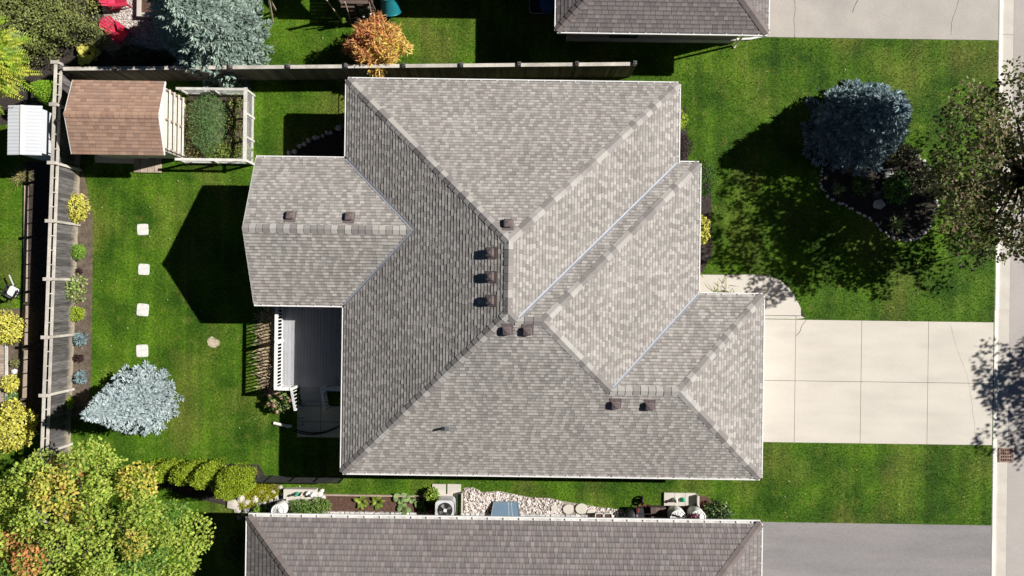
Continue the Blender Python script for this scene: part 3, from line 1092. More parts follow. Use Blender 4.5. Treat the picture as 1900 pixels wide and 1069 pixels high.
tf = thing('board_fence', 'dark board fence with pale cap rail between the two upper houses', 'fence')
def tfy(x):
    return 9.44 + (x - 5.0) * .0224
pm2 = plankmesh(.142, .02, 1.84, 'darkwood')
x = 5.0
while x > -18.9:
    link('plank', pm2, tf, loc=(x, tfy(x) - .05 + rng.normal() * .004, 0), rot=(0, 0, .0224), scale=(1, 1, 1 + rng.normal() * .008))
    x -= .147
b = MB(); b.box((0, 0, .98), (.11, .11, 1.96)); postm2 = b.mesh('post', M['darkwood'])
b = MB(); b.box((0, 0, 1.975), (.15, .15, .03)); b.lathe([(.06, 1.99), (.02, 2.03)], n=4); pcm = b.mesh('post_cap', M['greywood'])
tposts = [5.0 - 2.41 * k for k in range(10)] + [-18.95]
for x in tposts:
    po = link('post', postm2, tf, loc=(x, tfy(x) + .03, 0))
    link('post_cap', pcm, po)
for a, c in zip(tposts[:-1], tposts[1:]):
    b = MB(); b.bar((a - .06, tfy(a), 1.865), (c + .06, tfy(c), 1.865), .15, .035); b.build('cap_rail', M['railwood'], tf)
    for z in (.4, 1.4):
        b = MB(); b.bar((a - .06, tfy(a) + .02, z), (c + .06, tfy(c) + .02, z), .04, .09); b.build('rail', M['darkwood'], tf)

# black wire gate closing the side yard
gx = P(690, 150)[0]
gt = thing('wire_gate', 'thin black metal gate between house and board fence', 'gate', (gx, 8.45, 0))
b = MB()
b.tube([(0, -.5, .06), (0, -.5, 1.3), (0, .45, 1.3), (0, .45, .06)], .022, 6, True)
b.build('gate_frame', M['blackmetal'], gt)
for yy in (-.56, .52):
    b = MB(); b.tube([(0, yy, 0), (0, yy, 1.45)], .035, 8); b.build('post', M['blackmetal'], gt)
b = MB()
for k in range(9):
    b.tube([(0, -.41 + k * .095, .06), (0, -.41 + k * .095, 1.3)], .005, 4)
b.build('gate_bars', M['blackmetal'], gt)

# black chain-link run by the cedars
p0, p1 = P(462, 882), P(640, 884)
cl = thing('chain_link_fence', 'low black chain link fence from the clipped cedars to the house', 'fence')
d = (p1 - p0)
n = 4
for k in range(n + 1):
    q = p0 + d * k / n
    b = MB(); b.tube([q, q + Vector((0, 0, 1.22))], .03, 8); b.build('post', M['blackmetal'], cl)
b = MB(); b.tube([p0 + Vector((0, 0, 1.2)), p1 + Vector((0, 0, 1.2))], .022, 6); b.build('top_rail', M['blackmetal'], cl)
b = MB()
L = d.length
st = .055
for k in range(int((L + 1.15) / st)):
    for s in (0, 1):
        s0 = k * st - 1.15
        z0, z1 = .02, 1.17
        a0, a1 = (s0, s0 + 1.15)
        if a0 < 0: z0 += -a0; a0 = 0
        if a1 > L: z1 -= a1 - L; a1 = L
        if z1 - z0 < .05: continue
        pa, pb = p0 + d * (a0 / L), p0 + d * (a1 / L)
        za, zb = (z0, z1) if s == 0 else (1.19 - z0, 1.19 - z1)
        b.bar(pa + Vector((0, 0, za)), pb + Vector((0, 0, zb)), .006, .006)
stuff(b.build('wire_mesh', M['blackmetal'], cl))

# ------------------------------------------------------------------ brown shed and its fenced kitchen garden
sx0, sx1, sy0, sy1 = -18.28, -14.47, 5.30, 8.33
syc, sez = (sy0 + sy1) / 2, 2.25
srz = sez + .38 * (sy1 - sy0) / 2
shed = thing('garden_shed', 'garden shed with brown shingled gable roof in the fence corner', 'shed')
wallbox(shed, [(sx0 + .25, sy0 + .2), (sx1 - .06, sy0 + .2), (sx1 - .06, sy1 - .2), (sx0 + .25, sy1 - .2)], sez, 'tan_siding')
b = MB()
for xx in (sx0 + .25, sx1 - .06):
    b.add([(xx, sy0 + .2, sez), (xx, sy1 - .2, sez), (xx, syc, srz - .08)], [(0, 1, 2)])
b.build('gable_wall', M['whitepaint'], shed)
fa = [Vector((sx0, sy0, sez)), Vector((sx1, sy0, sez)), Vector((sx1, syc, srz)), Vector((sx0, syc, srz))]
fb = [Vector((sx0, sy1, sez)), Vector((sx0, syc, srz)), Vector((sx1, syc, srz)), Vector((sx1, sy1, sez))]
b = MB(); b.add(fa, [(0, 1, 2, 3)]); b.add(fb, [(0, 1, 2, 3)]); sro = b.build('roof', M['roofdeck'], shed)
BROWN = [(.385, .245, .175), (.355, .225, .162), (.32, .20, .147), (.41, .265, .195), (.34, .225, .172)]
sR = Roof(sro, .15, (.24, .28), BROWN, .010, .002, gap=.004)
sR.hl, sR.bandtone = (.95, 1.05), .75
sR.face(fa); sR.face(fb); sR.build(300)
caps(sro, fa[3], fa[2], fnorm(fa), fnorm(fb), BROWN[:3], w=.13, ln=.25)
for f in (fa, fb):
    for e0, e1 in ((f[0], f[3]), (f[1], f[2])) if f is fa else ((f[0], f[1]), (f[3], f[2])):
        dxx = .012 if e0.x > -16 else -.012
        b = MB(); b.bar(e0 + Vector((dxx, 0, -.05)), e1 + Vector((dxx, 0, -.05)), .022, .11); b.build('verge_board', M['whitepaint'], shed)
xw = sx1 - .06
for k, z in enumerate((.55, 1.0, 1.45, 1.9)):
    b = MB(); b.box((xw + .13, syc, z), (.05, sy1 - sy0 - .5, .07)); b.build('trellis_rail', M['penwood'], shed)
for yy in (sy0 + .3, syc, sy1 - .3):
    b = MB(); b.box((xw + .09, yy, 1.05), (.05, .07, 2.1)); b.build('trellis_post', M['tanwood'], shed)
for k in range(9):
    b = MB(); b.box((xw + .012, syc, .30 + k * .235), (.022, sy1 - sy0 - .46, .218)); b.build('siding_board', M['tan_siding'], shed)
b = MB(); b.box(((sx0 + sx1) / 2 - .4, sy0 + .19, .95), (1.5, .04, 1.8)); b.build('shed_door', M['tan_siding'], shed)
EXCL.append([(sx0, sy0 + .15), (sx1, sy0 + .15), (sx1, sy1), (sx0, sy1)])
# wooden ramp and slab at the shed's side
rp = thing('wooden_ramp', 'tan wooden ramp lying at the lower side of the shed', 'ramp', P(275, 305))
for k in range(4):
    b = MB(); b.box((-.45 + k * .31, .0, .07), (.285, .75, .04)); b.build('plank', M['tanwood'], rp)
b = MB(); b.box((0, -.3, .025), (1.2, .06, .05)); b.box((0, .3, .025), (1.2, .06, .05)); b.build('bearer', M['tanwood'], rp)
EXCL.append([P2(175, 286), P2(302, 286), P2(302, 322), P2(175, 300)])
sl = sheet('stone_slab', [P2(176, 288), P2(250, 290), P2(250, 304), P2(178, 302)], .06, M['concrete2'])
tag(sl, 'grey concrete slab in shadow beneath the shed eave', 'slab')

# pen
pa, pb_ = P(350, 176), P(470, 304)
x0, x1, y1, y0 = pa.x, pb_.x, P(400, 177).y, P(400, 304).y
pen = thing('garden_pen', 'kitchen garden pen of pale posts and rails beside the shed', 'pen')
hp = 1.12
soilp = [(x0, y0), (x1, y0), (x1, y1), (x0, y1)]
EXCL.append([(x0 - .1, y0 - .1), (x1 + .1, y0 - .1), (x1 + .1, y1 + .1), (x0 - .1, y1 + .1)])
so = MB(); so.prism(soilp, -.1, .05); so.build('soil', M['soil'], pen)
def penpost(x, y):
    b = MB(); b.box((x, y, hp / 2), (.09, .09, hp)); b.build('post', M['penwood'], pen)
for x, y in ((x0, y0), (x1, y0), (x1, y1), (x0, y1), ((x0 + x1) / 2, y0), ((x0 + x1) / 2, y1), (x1, y0 + (y1 - y0) / 3), (x1, y0 + (y1 - y0) * 2 / 3)):
    penpost(x, y)
for a, c in (((x0, y0), (x1, y0)), ((x0, y1), (x1, y1)), ((x1, y0), (x1, y1))):
    a, c = Vector((*a, 0)), Vector((*c, 0))
    dd = (c - a).normalized() * .08
    wd = .15 if abs(dd.y) > .01 and a.x > -13 else .11
    b = MB(); b.bar(a - dd + Vector((0, 0, hp + .018)), c + dd + Vector((0, 0, hp + .018 + (.004 if abs(dd.x) > .01 else 0))), wd, .035); b.build('top_rail', M['penwood'], pen)
    for z in (.16,):
        b = MB(); b.bar(a + Vector((0, 0, z)), c + Vector((0, 0, z)), .03, .20); b.build('kick_board', M['penwood'], pen)
    b = MB()
    L = (c - a).length
    n = int(L / .1)
    for k in range(1, n):
        q = a.lerp(c, k / n); b.bar(q + Vector((0, 0, .25)), q + Vector((0, 0, hp)), .006, .006)
    for k in range(1, 9):
        b.bar(a + Vector((0, 0, .2 + k * .1)), c + Vector((0, 0, .2 + k * .1)), .006, .006)
    stuff(b.build('wire_mesh', M['white'], pen))
bx0 = x1 - 1.0
for k in range(3):
    ya, yb = y0 + .25 + k * (y1 - y0 - .4) / 3, y0 + .2 + (k + .93) * (y1 - y0 - .4) / 3
    b = MB()
    for e0, e1 in (((bx0, ya), (x1 - .2, ya)), ((bx0, yb), (x1 - .2, yb))):
        b.bar((*e0, .16), (*e1, .16), .04, .24)
    for xx in (bx0, x1 - .2):
        b.bar((xx, ya + .025, .161), (xx, yb - .025, .161), .04, .24)
    bo = b.build('raised_bed', M['darkwood'], pen)
    b = MB(); b.prism([(bx0 + .03, ya + .03), (x1 - .23, ya + .03), (x1 - .23, yb - .03), (bx0 + .03, yb - .03)], .05, .2); b.build('bed_soil', M['soil'], bo)

# ------------------------------------------------------------------ white shed of the left neighbour
w0, w1 = P(12, 287, 2.3), P(82, 196, 2.3)
ws = thing('white_roof_shed', 'small shed with ribbed white roof behind the rail fence', 'shed')
wx0, wx1, wy0, wy1 = w0.x, w1.x - .1, w0.y, w1.y
xm = wx0 + (wx1 - wx0) * .46
wallbox(ws, [(wx0 + .15, wy0 + .12), (wx1 - .1, wy0 + .12), (wx1 - .1, wy1 - .1), (wx0 + .15, wy1 - .1)], 2.2, 'offwhite')
n = 14
for s, (xa, xb_) in enumerate(((wx0, xm), (xm, wx1))):
    b = MB()
    vs, fs = [], []
    for k in range(n * 4 + 1):
        yy = wy0 + (wy1 - wy0) * k / (n * 4)
        ri = .012 if (k % 4) in (1, 2) else 0
        za, zb = (2.24, 2.34) if s == 0 else (2.34, 2.24)
        vs += [(xa, yy, za + ri), (xb_, yy, zb + ri)]
        if k: fs.append((2 * k - 2, 2 * k - 1, 2 * k + 1, 2 * k))
    b.add(vs, fs); b.build('roof_panel', M['offwhite'], ws)
b = MB(); b.box((xm, (wy0 + wy1) / 2, 2.365), (.13, wy1 - wy0, .03)); b.build('ridge_strip', M['white'], ws)
EXCL.append([(wx0, wy0), (wx1, wy0), (wx1, wy1), (wx0, wy1)])

# ------------------------------------------------------------------ deck
dx0, dx1, dy1, dy0, dz = -9.93, xL + .47, yb0 + .47, -4.42, .74
dk = thing('timber_deck', 'grey timber deck with white railing behind the house', 'deck')
k = 0
x = dx0 + .07
while x < dx1:
    b = MB(); b.box((x, (dy0 + dy1) / 2, dz - .018), (.134, dy1 - dy0, .036)); b.build('deck_board', M['deck'], dk)
    x += .14
b = MB()
b.box(((dx0 + dx1) / 2, dy0 + .02, dz - .16), (dx1 - dx0, .04, .24)); b.box((dx0 + .02, (dy0 + dy1) / 2, dz - .162), (.04, dy1 - dy0 - .1, .24))
b.build('rim_joist', M['deck'], dk)
rz = 1.70
def railrun(a, c, step=.142, z0=dz, z1=rz, parent=dk):
    a, c = Vector(a), Vector(c)
    L = (c - a).length
    b = MB(); b.bar(a + Vector((0, 0, z1)), c + Vector((0, 0, z1)), .14, .035); b.build('handrail', M['whitepaint'], parent)
    b = MB(); b.bar(a + Vector((0, 0, z0 + .09)), c + Vector((0, 0, z0 + .09)), .045, .06); b.build('bottom_rail', M['whitepaint'], parent)
    n = int(L / step)
    for k in range(1, n):
        q = a.lerp(c, k / n)
        b = MB(); b.box(q + Vector((0, 0, (z0 + .12 + z1 - .02) / 2)), (.042, .042, z1 - z0 - .14)); b.build('baluster', M['whitepaint'], parent)
railrun((dx0 + .05, dy1 - .02, 0), (dx0 + .05, dy0 + .05, 0))
sxa, sxb = -9.22, -7.95
railrun((dx0 + .13, dy0 + .05, 0), (sxa, dy0 + .05, 0))
railrun((sxb, dy0 + .05, 0), (dx1 - .1, dy0 + .05, 0))
for x, y in ((dx0 + .05, dy0 + .05), (sxa, dy0 + .05), (sxb, dy0 + .05), (dx0 + .05, -2.4), (dx0 + .05, dy1 - .06)):
    b = MB(); b.box((x, y, (rz + .05) / 2), (.105, .105, rz + .05)); b.build('newel_post', M['whitepaint'], dk)
for k in range(3):
    b = MB(); b.box(((sxa + sxb) / 2, dy0 - .16 - k * .28, dz - .185 * (k + 1)), (sxb - sxa - .1, .27, .04)); b.build('stair_tread', M['deck'], dk)
for x in (sxa, sxb):
    a, c = Vector((x, dy0 + .05, rz)), Vector((x, dy0 - .92, rz - .62))
    b = MB(); b.bar(a, c, .10, .035); b.build('stair_handrail', M['whitepaint'], dk)
    for k in range(1, 6):
        q = a.lerp(c, k / 6); b = MB(); b.box((q.x, q.y, q.z - .42), (.035, .035, .8)); b.build('baluster', M['whitepaint'], dk)
    b = MB(); b.box((c.x, c.y, c.z / 2), (.09, .09, c.z)); b.build('newel_post', M['whitepaint'], dk)
EXCL.append([(dx0, dy0 - .9), (dx1, dy0 - .9), (dx1, dy1), (dx0, dy1)])

# concrete pad at the foot of the stairs
padp = [P2(552, 752), P2(637, 752), P2(637, 812), P2(551, 811)]
pad = struct(sheet('patio_pad', padp, .01, M['darkmulch']))
px0, px1, py0, py1 = padp[3][0], dx1, padp[3][1], padp[0][1]
for i in range(3):
    for j in range(2):
        xa, xb_ = px0 + (px1 - px0) * i / 3, px0 + (px1 - px0) * (i + 1) / 3
        ya, yb = py0 + (py1 - py0) * j / 2, py0 + (py1 - py0) * (j + 1) / 2
        b = MB(); b.prism([(xa + .01, ya + .01), (xb_ - .01, ya + .01), (xb_ - .01, yb - .01), (xa + .01, yb - .01)], -.05, .045); b.build('paving_slab', M['concrete'], pad)
EXCL.append([(px0, py0), (px1, py0), (px1, py1), (px0, py1)])
# curved black iron rail on the pad
cr = thing('curved_iron_rail', 'low curved black iron rail standing on the shaded patio pad', 'rail', (0, 0, .045))
arc = []
for k in range(17):
    t = k / 16
    q = P(550 + 90 * t, 0)
    py = 792 + 14 * (1 - ((t - .45) / .55) ** 2) - 8 * t
    q = P(550 + 90 * t, py)
    arc.append(Vector((q.x, q.y, 0)))
for z in (.06, .40):
    b = MB(); b.tube([p + Vector((0, 0, z)) for p in arc], .028, 6); b.build('rail', M['blackmetal'], cr)
for k in range(0, 17, 2):
    b = MB(); b.tube([arc[k], arc[k] + Vector((0, 0, .46))], .02, 6); b.build('picket', M['blackmetal'], cr)
fr = thing('wire_stand', 'small square black wire stand on the shaded patio pad', 'stand', P(558, 781, .045))
b = MB()
for sx, sy in ((-.14, -.14), (.14, -.14), (.14, .16), (-.14, .16)):
    b.tube([(sx, sy, 0), (sx, sy, .3)], .012, 5)
b.build('legs', M['blackmetal'], fr)
b = MB(); b.tube([(-.14, -.14, .3), (.14, -.14, .3), (.14, .16, .3), (-.14, .16, .3)], .014, 5, True); b.build('frame', M['blackmetal'], fr)
# white downspout extension on the grass
ds = thing('drain_extension', 'white plastic drain pipe lying half in shadow beside the deck', 'pipe')
q0, q1, q2 = P(508, 785, .06), P(530, 790, .07), P(541, 791, .09)
b = MB(); b.tube([q0, q1, q2], .065, 10); b.build('pipe', M['white'], ds)
b = MB(); b.tube([q0.lerp(q1, 1.05), q0.lerp(q1, 1.25)], .08, 10); b.build('collar', M['white'], ds)
# ------------------------------------------------------------------ trees
def trunk(parent, pts, rad, name='trunk', m='bark'):
    b = MB(); b.tube(pts, rad, 8)
    return b.build(name, M[m], parent, smooth=True)

def spruce(name, label, base, h, r, palette, seed, tw=.15, dens=1.0, lean=(0, 0), skirt=.12, group=None, pw=.85, inner=None):
    global rng
    rng = np.random.default_rng(seed)
    t = thing(name, label, 'tree', base, 0, group)
    trunk(t, [(0, 0, 0), (lean[0] * .5, lean[1] * .5, h * .5), (lean[0], lean[1], h * .97)], [.06 + h * .018, .03 + h * .01, .015])
    P_, A_x, N_r = [], [], []
    z = skirt
    bm = MB()
    lev = 0
    while z < h * .985:
        f = z / h
        R = r * (1 - f) ** pw * (1 if f > .1 else .82 + 1.8 * f) + .05
        nb = max(5, int((8 + 9 * R / r * min(r, 2.2)) * dens))
        off = rng.random() * 6.28
        for k in range(nb):
            a = off + 2 * math.pi * k / nb + rng.normal() * .16
            L = R * (.72 + .46 * rng.random())
            drop = (-.10 - .22 * (1 - f)) * L
            ctr = np.array([lean[0] * f, lean[1] * f, z])
            d = np.array([math.cos(a), math.sin(a), 0.0])
            tipz = drop + .10 * L
            if lev % 2 == 0 and k % 2 == 0:
                bm.tube([ctr, ctr + d * L * .5 + np.array([0, 0, drop * .7]), ctr + d * L * .95 + np.array([0, 0, drop * .75])], [.012 + .012 * (1 - f), .010, .004], 4)
            s = max(.12, .0 if L < .3 else .25)
            m = max(3, int(L / .085))
            for i in range(m):
                u = s + (1 - s) * (i + rng.random()) / m
                pz = drop * (1 - (1 - u) ** 2) + .12 * L * max(0, u - .7)
                p = ctr + d * (L * u) + np.array([0, 0, pz])
                nt = 6 if u < .92 else 9
                wside = (1 - u) * .55 * L * .55 + .05
                for q in range(nt):
                    sd_ = rng.uniform(-1, 1)
                    dd = d * rng.uniform(.55, 1.1) + np.array([-d[1], d[0], 0]) * sd_ * 1.25 + np.array([0, 0, rng.uniform(-.12, .55)])
                    P_.append(p + np.array([-d[1], d[0], 0]) * sd_ * wside + np.array([0, 0, rng.normal() * .03]))
                    A_x.append(dd)
        z += (.155 + .05 * rng.random()) * (1 if h > 2 else .6)
        lev += 1
    # leader
    for k in range(26):
        P_.append(np.array([lean[0], lean[1], h * (.9 + .1 * rng.random())])); A_x.append(rng.normal(size=3) * .5 + np.array([0, 0, .9]))
    P_, A_x = np.array(P_), unit(np.array(A_x))
    n = len(P_)
    cols = pick(palette, n, .16)
    Ls = tw * rng.uniform(.7, 1.25, n)
    n1 = unit(np.cross(A_x, rand_dirs(n)))
    n2 = np.cross(A_x, n1)
    V, Fc, C = merge([leaves(P_, A_x, n1, Ls, Ls * .29, cols), leaves(P_, A_x, n2, Ls, Ls * .29, cols)])
    link('crown', np_mesh('crown', V, Fc, M['needle'], C), t)
    stuff(bm.build('branches', M['bark'], t))
    return t

BLUE = [(.52, .60, .61), (.45, .54, .55), (.58, .66, .66), (.38, .47, .48)]
BLUE2 = [(.40, .50, .44), (.33, .43, .37), (.47, .57, .50), (.26, .35, .28)]
BLUE3 = [(.36, .47, .49), (.27, .37, .39), (.50, .62, .64), (.18, .26, .28)]
q = P(271, 738)
spruce('blue_spruce', 'silvery blue spruce with pointed tip standing on the back lawn', q, 5.0, 1.52, BLUE, 11, tw=.16, dens=1.25, pw=1.0)
q = P(414, 74)
spruce('blue_spruce', 'pale green blue spruce overhanging the board fence near the red chairs', q, 7.0, 2.25, BLUE2, 12, tw=.20, dens=.85, pw=.8)
q = P(1574, 243)
spruce('blue_spruce', 'dark steel blue spruce in the island bed of the front lawn', q, 4.9, 2.05, BLUE3, 13, tw=.20, dens=.95, pw=.72)

def clumps_crown(centers, radii, nleaf, size, palettes, pal_idx, flat=.75, updir=.5, aspect=.75):
    """leaf clumps: leaves sit on and inside each clump's upper shell"""
    PP, AA, NN, CC, LL = [], [], [], [], []
    for c, r, k, n in zip(centers, radii, pal_idx, nleaf):
        d = rand_dirs(n)
        d[:, 2] = np.where(rng.random(n) < .8, np.abs(d[:, 2]), d[:, 2])
        rad = r * rng.uniform(.45, 1.08, n) ** .6
        p = np.array(c) + d * rad[:, None] * np.array([1, 1, flat])
        a = unit(rand_dirs(n) * .9 + d * .6 + np.array([0, 0, -.12]))
        nr = unit(rand_dirs(n) * .55 + d * .45 + np.array([0, 0, updir]))
        PP.append(p); AA.append(a); NN.append(nr)
        cc = pick(palettes[k], n, .11) * rng.uniform(.85, 1.15)
        mixk = rng.random(n) < .22
        if len(palettes) > 2: cc[mixk] = pick(palettes[0], mixk.sum(), .2)
        CC.append(cc); LL.append(size * rng.uniform(.65, 1.25, n))
    PP, AA, NN, CC, LL = map(np.concatenate, (PP, AA, NN, CC, LL))
    return leaves(PP, AA, NN, LL, LL * aspect, CC, .08)

def broadleaf(name, label, base, cz, rx, ry, rz_, ncl, nl, size, palettes, weights, seed, cr=(.6, 1.1), group=None, palf=None, shell=.55, low=.25, mind=0.0):
    global rng
    rng = np.random.default_rng(seed)
    t = thing(name, label, 'tree', base, 0, group)
    cen, rad, pi_, nn = [], [], [], []
    for k in range(ncl):
        d = rand_dirs(1)[0]
        if d[2] < -low: d[2] = -d[2]
        f = rng.uniform(shell, 1.0)
        c = np.array([d[0] * rx * f, d[1] * ry * f, cz + d[2] * rz_ * f])
        if mind and any(np.linalg.norm((c - o_) * np.array([1, 1, .8])) < mind for o_ in cen):
            continue
        cen.append(c); r = rng.uniform(*cr); rad.append(r)
        pi_.append(palf(c) if palf else int(rng.choice(len(palettes), p=weights)))
        nn.append(int(nl * (r / np.mean(cr)) ** 2))
    V, Fc, C = clumps_crown(cen, rad, nn, size, palettes, pi_)
    link('crown', np_mesh('crown', V, Fc, M['leaf'], C), t)
    hfork = max(.8, cz - rz_ * .75)
    trunk(t, [(0, 0, 0), (.03, .02, hfork * .5), (0, 0, hfork), (0, 0, cz + rz_ * .4)], [.06 + rx * .045, .05 + rx * .037, .04 + rx * .033, .03])
    b = MB()
    for k, c in enumerate(cen):
        if k % 2 == 0:
            c = Vector(c)
            s = Vector((0, 0, hfork + (c.z - hfork) * .25 if c.z > hfork else hfork))
            mid = s.lerp(c, .5) + Vector((0, 0, .15 * rx * .3))
            b.tube([s, mid, c], [.02 + .012 * rx, .016 + .006 * rx, .008], 5)
    stuff(b.build('branches', M['bark'], t, smooth=True))
    return t

YG = [(.34, .43, .06), (.42, .48, .09), (.26, .38, .06)]
GR = [(.15, .28, .05), (.20, .33, .06), (.11, .22, .04)]
YE = [(.56, .50, .08), (.50, .48, .08), (.58, .45, .11)]
ORG = [(.56, .25, .09), (.52, .30, .10), (.48, .19, .07)]
base = P(262, 948)
def maple_pal(c):
    x, y = c[0] + base.x, c[1] + base.y
    if math.hypot(x + 16.9, y + 9.4) < .78: return 3      # the limb that has turned orange
    if math.hypot(x + 16.9, y + 7.0) < .35: return 3
    return int(rng.choice(3, p=[.60, .28, .12]))
broadleaf('maple_tree', 'big maple turning from green to yellow and orange at lower left', base, 4.8, 4.1, 3.6, 2.9, 900, 520, .13, [YG, GR, YE, ORG], None, 21, (.5, .9), palf=maple_pal, shell=.56, mind=.95)
base2 = P(20, 985)
broadleaf('maple_tree', 'green and yellow maple crown cut off by the lower left corner', base2, 4.2, 2.6, 2.9, 2.2, 400, 460, .12, [YG, GR, YE, ORG], [.54, .38, .08, .0], 22, (.5, .85), shell=.55, mind=.92)
# the street tree at the right edge and the one across the road whose shadow lies on the driveway
OL = [(.095, .125, .032), (.125, .145, .042), (.15, .115, .062), (.075, .105, .03)]
OL2 = [(.17, .215, .055), (.21, .225, .075), (.22, .16, .095)]
broadleaf('street_tree', 'open crowned dark leaved tree by the kerb at the right edge', P(1802, 345), 5.2, 5.2, 4.2, 2.9, 165, 115, .155, [OL, OL2], [.55, .45], 23, (.4, .8), shell=.35, low=.9)
broadleaf('street_tree', 'tree across the road outside the picture that shades the driveway mouth', (31.2, -2.0, 0), 6.2, 2.9, 3.6, 2.4, 46, 85, .18, [OL, OL2], [.6, .4], 24, (.5, .95), shell=.4)

# orange ornamental tree beyond the fence
def spiky(name, label, base, cz, rx, ry, rz_, n, L, palettes, seed, cat='tree', width=.28, trunkr=.05, mix=None):
    global rng
    rng = np.random.default_rng(seed)
    t = thing(name, label, cat, base)
    d = rand_dirs(n); d[:, 2] = np.abs(d[:, 2])
    f = rng.uniform(.35, 1.0, n) ** .5
    lump = 1 + .24 * np.sin(d[:, 0] * 7 + 1) * np.cos(d[:, 1] * 6) + .1 * np.sin(d[:, 2] * 9)
    p = d * (f * lump)[:, None] * np.array([rx, ry, rz_]) + np.array([0, 0, cz])
    parts = []
    for k in range(5):
        a = unit(d * .55 + rand_dirs(n) * 1.0 + np.array([0, 0, .1]))
        nr = unit(rand_dirs(n) * .6 + d * .6 + np.array([0, 0, .6]))
        which = (mix(p) if mix else np.zeros(n, int))
        col = np.zeros((n, 3))
        for j, pal in enumerate(palettes):
            msk = which == j
            col[msk] = pick(pal, msk.sum(), .18)
        Ls = L * rng.uniform(.6, 1.2, n)
        parts.append(leaves(p + rand_dirs(n) * .03, a, nr, Ls, Ls * width, col, .05))
    V, Fc, C = merge(parts)
    link('crown', np_mesh('crown', V, Fc, M['leaf'], C), t)
    b = MB()
    for k in range(14):
        q = p[rng.integers(n)]
        b.tube([(0, 0, 0), Vector(q) * .5 + Vector((0, 0, cz * .3)), q], [trunkr, trunkr * .5, .006], 5)
    stuff(b.build('stems', M['bark'], t))
    return t
OR2 = [(.72, .34, .14), (.76, .42, .16), (.66, .28, .12)]
GO = [(.80, .58, .16), (.76, .64, .14), (.74, .50, .18)]
BRN = [(.30, .15, .08), (.36, .17, .10)]
def omix(p):
    g = (p[:, 0] * .8 - p[:, 1] * .5 + rng.normal(size=len(p)) * .5)
    w = np.where(g > .25, 1, 0)
    return np.where((rng.random(len(p)) < .15) & (g < .3), 2, w)
spiky('orange_tree', 'small tree with orange and golden autumn leaves beyond the board fence', P(708, 106), 1.3, 1.16, 1.06, 1.1, 1500, .25, [OR2, GO, BRN], 31, mix=omix, width=.2)

# locust-like tree with feathery leaves, top left
def fernleaf_tree(name, label, base, cz, rx, ry, rz_, nfr, palette, seed, frl=.75):
    global rng
    rng = np.random.default_rng(seed)
    t = thing(name, label, 'tree', base)
    PP, AA, NN, CC, LL = [], [], [], [], []
    for k in range(nfr):
        d = rand_dirs(1)[0]; d[2] = abs(d[2]) * .8 + .05
        f = rng.uniform(.35, 1.0)
        o = d * f * np.array([rx, ry, rz_]) + np.array([0, 0, cz])
        dirv = unit(d * np.array([1, 1, .2]) + rand_dirs(1)[0] * .8 + np.array([.25, -.15, 0]))
        L = frl * rng.uniform(.6, 1.2)
        side = unit(np.cross(dirv, [0, 0, 1.0]))
        col = pick(palette, 1, .15)[0]
        m = 13
        for i in range(m):
            u = (i + .5) / m
            p = o + dirv * L * u + np.array([0, 0, -.35 * L * u * u])
            for s in (-1, 1):
                PP.append(p); AA.append(side * s + dirv * .55 + np.array([0, 0, -.15])); NN.append(np.array([0, 0, 1.0]) + rng.normal(size=3) * .25)
                CC.append(col * rng.uniform(.85, 1.15)); LL.append(.185 * (1 - .55 * abs(u - .4)) * rng.uniform(.8, 1.15))
    PP, AA, NN, CC, LL = map(np.array, (PP, AA, NN, CC, LL))
    V, Fc, C = leaves(PP, AA, NN, LL, LL * .33, CC, .04)
    link('crown', np_mesh('crown', V, Fc, M['leaf'], C), t)
    trunk(t, [(0, 0, 0), (.05, 0, cz * .6), (0, 0, cz + rz_ * .5)], [.10, .08, .03])
    b = MB()
    for k in range(16):
        d = rand_dirs(1)[0]; d[2] = abs(d[2]) * .7
        q = Vector(d * .8 * np.array([rx, ry, rz_]) + np.array([0, 0, cz]))
        b.tube([(0, 0, cz * .7), q * .5 + Vector((0, 0, cz * .45)), q], [.04, .025, .01], 5)
    stuff(b.build('branches', M['bark'], t))
    return t
LOC = [(.30, .44, .04), (.40, .50, .045), (.23, .38, .04), (.50, .52, .07), (.34, .44, .12)]
fernleaf_tree('feathery_tree', 'bright green tree with feathery leaves over the white roofed shed', P(58, 152), 3.4, 1.75, 1.75, 1.4, 420, LOC, 41, .8)

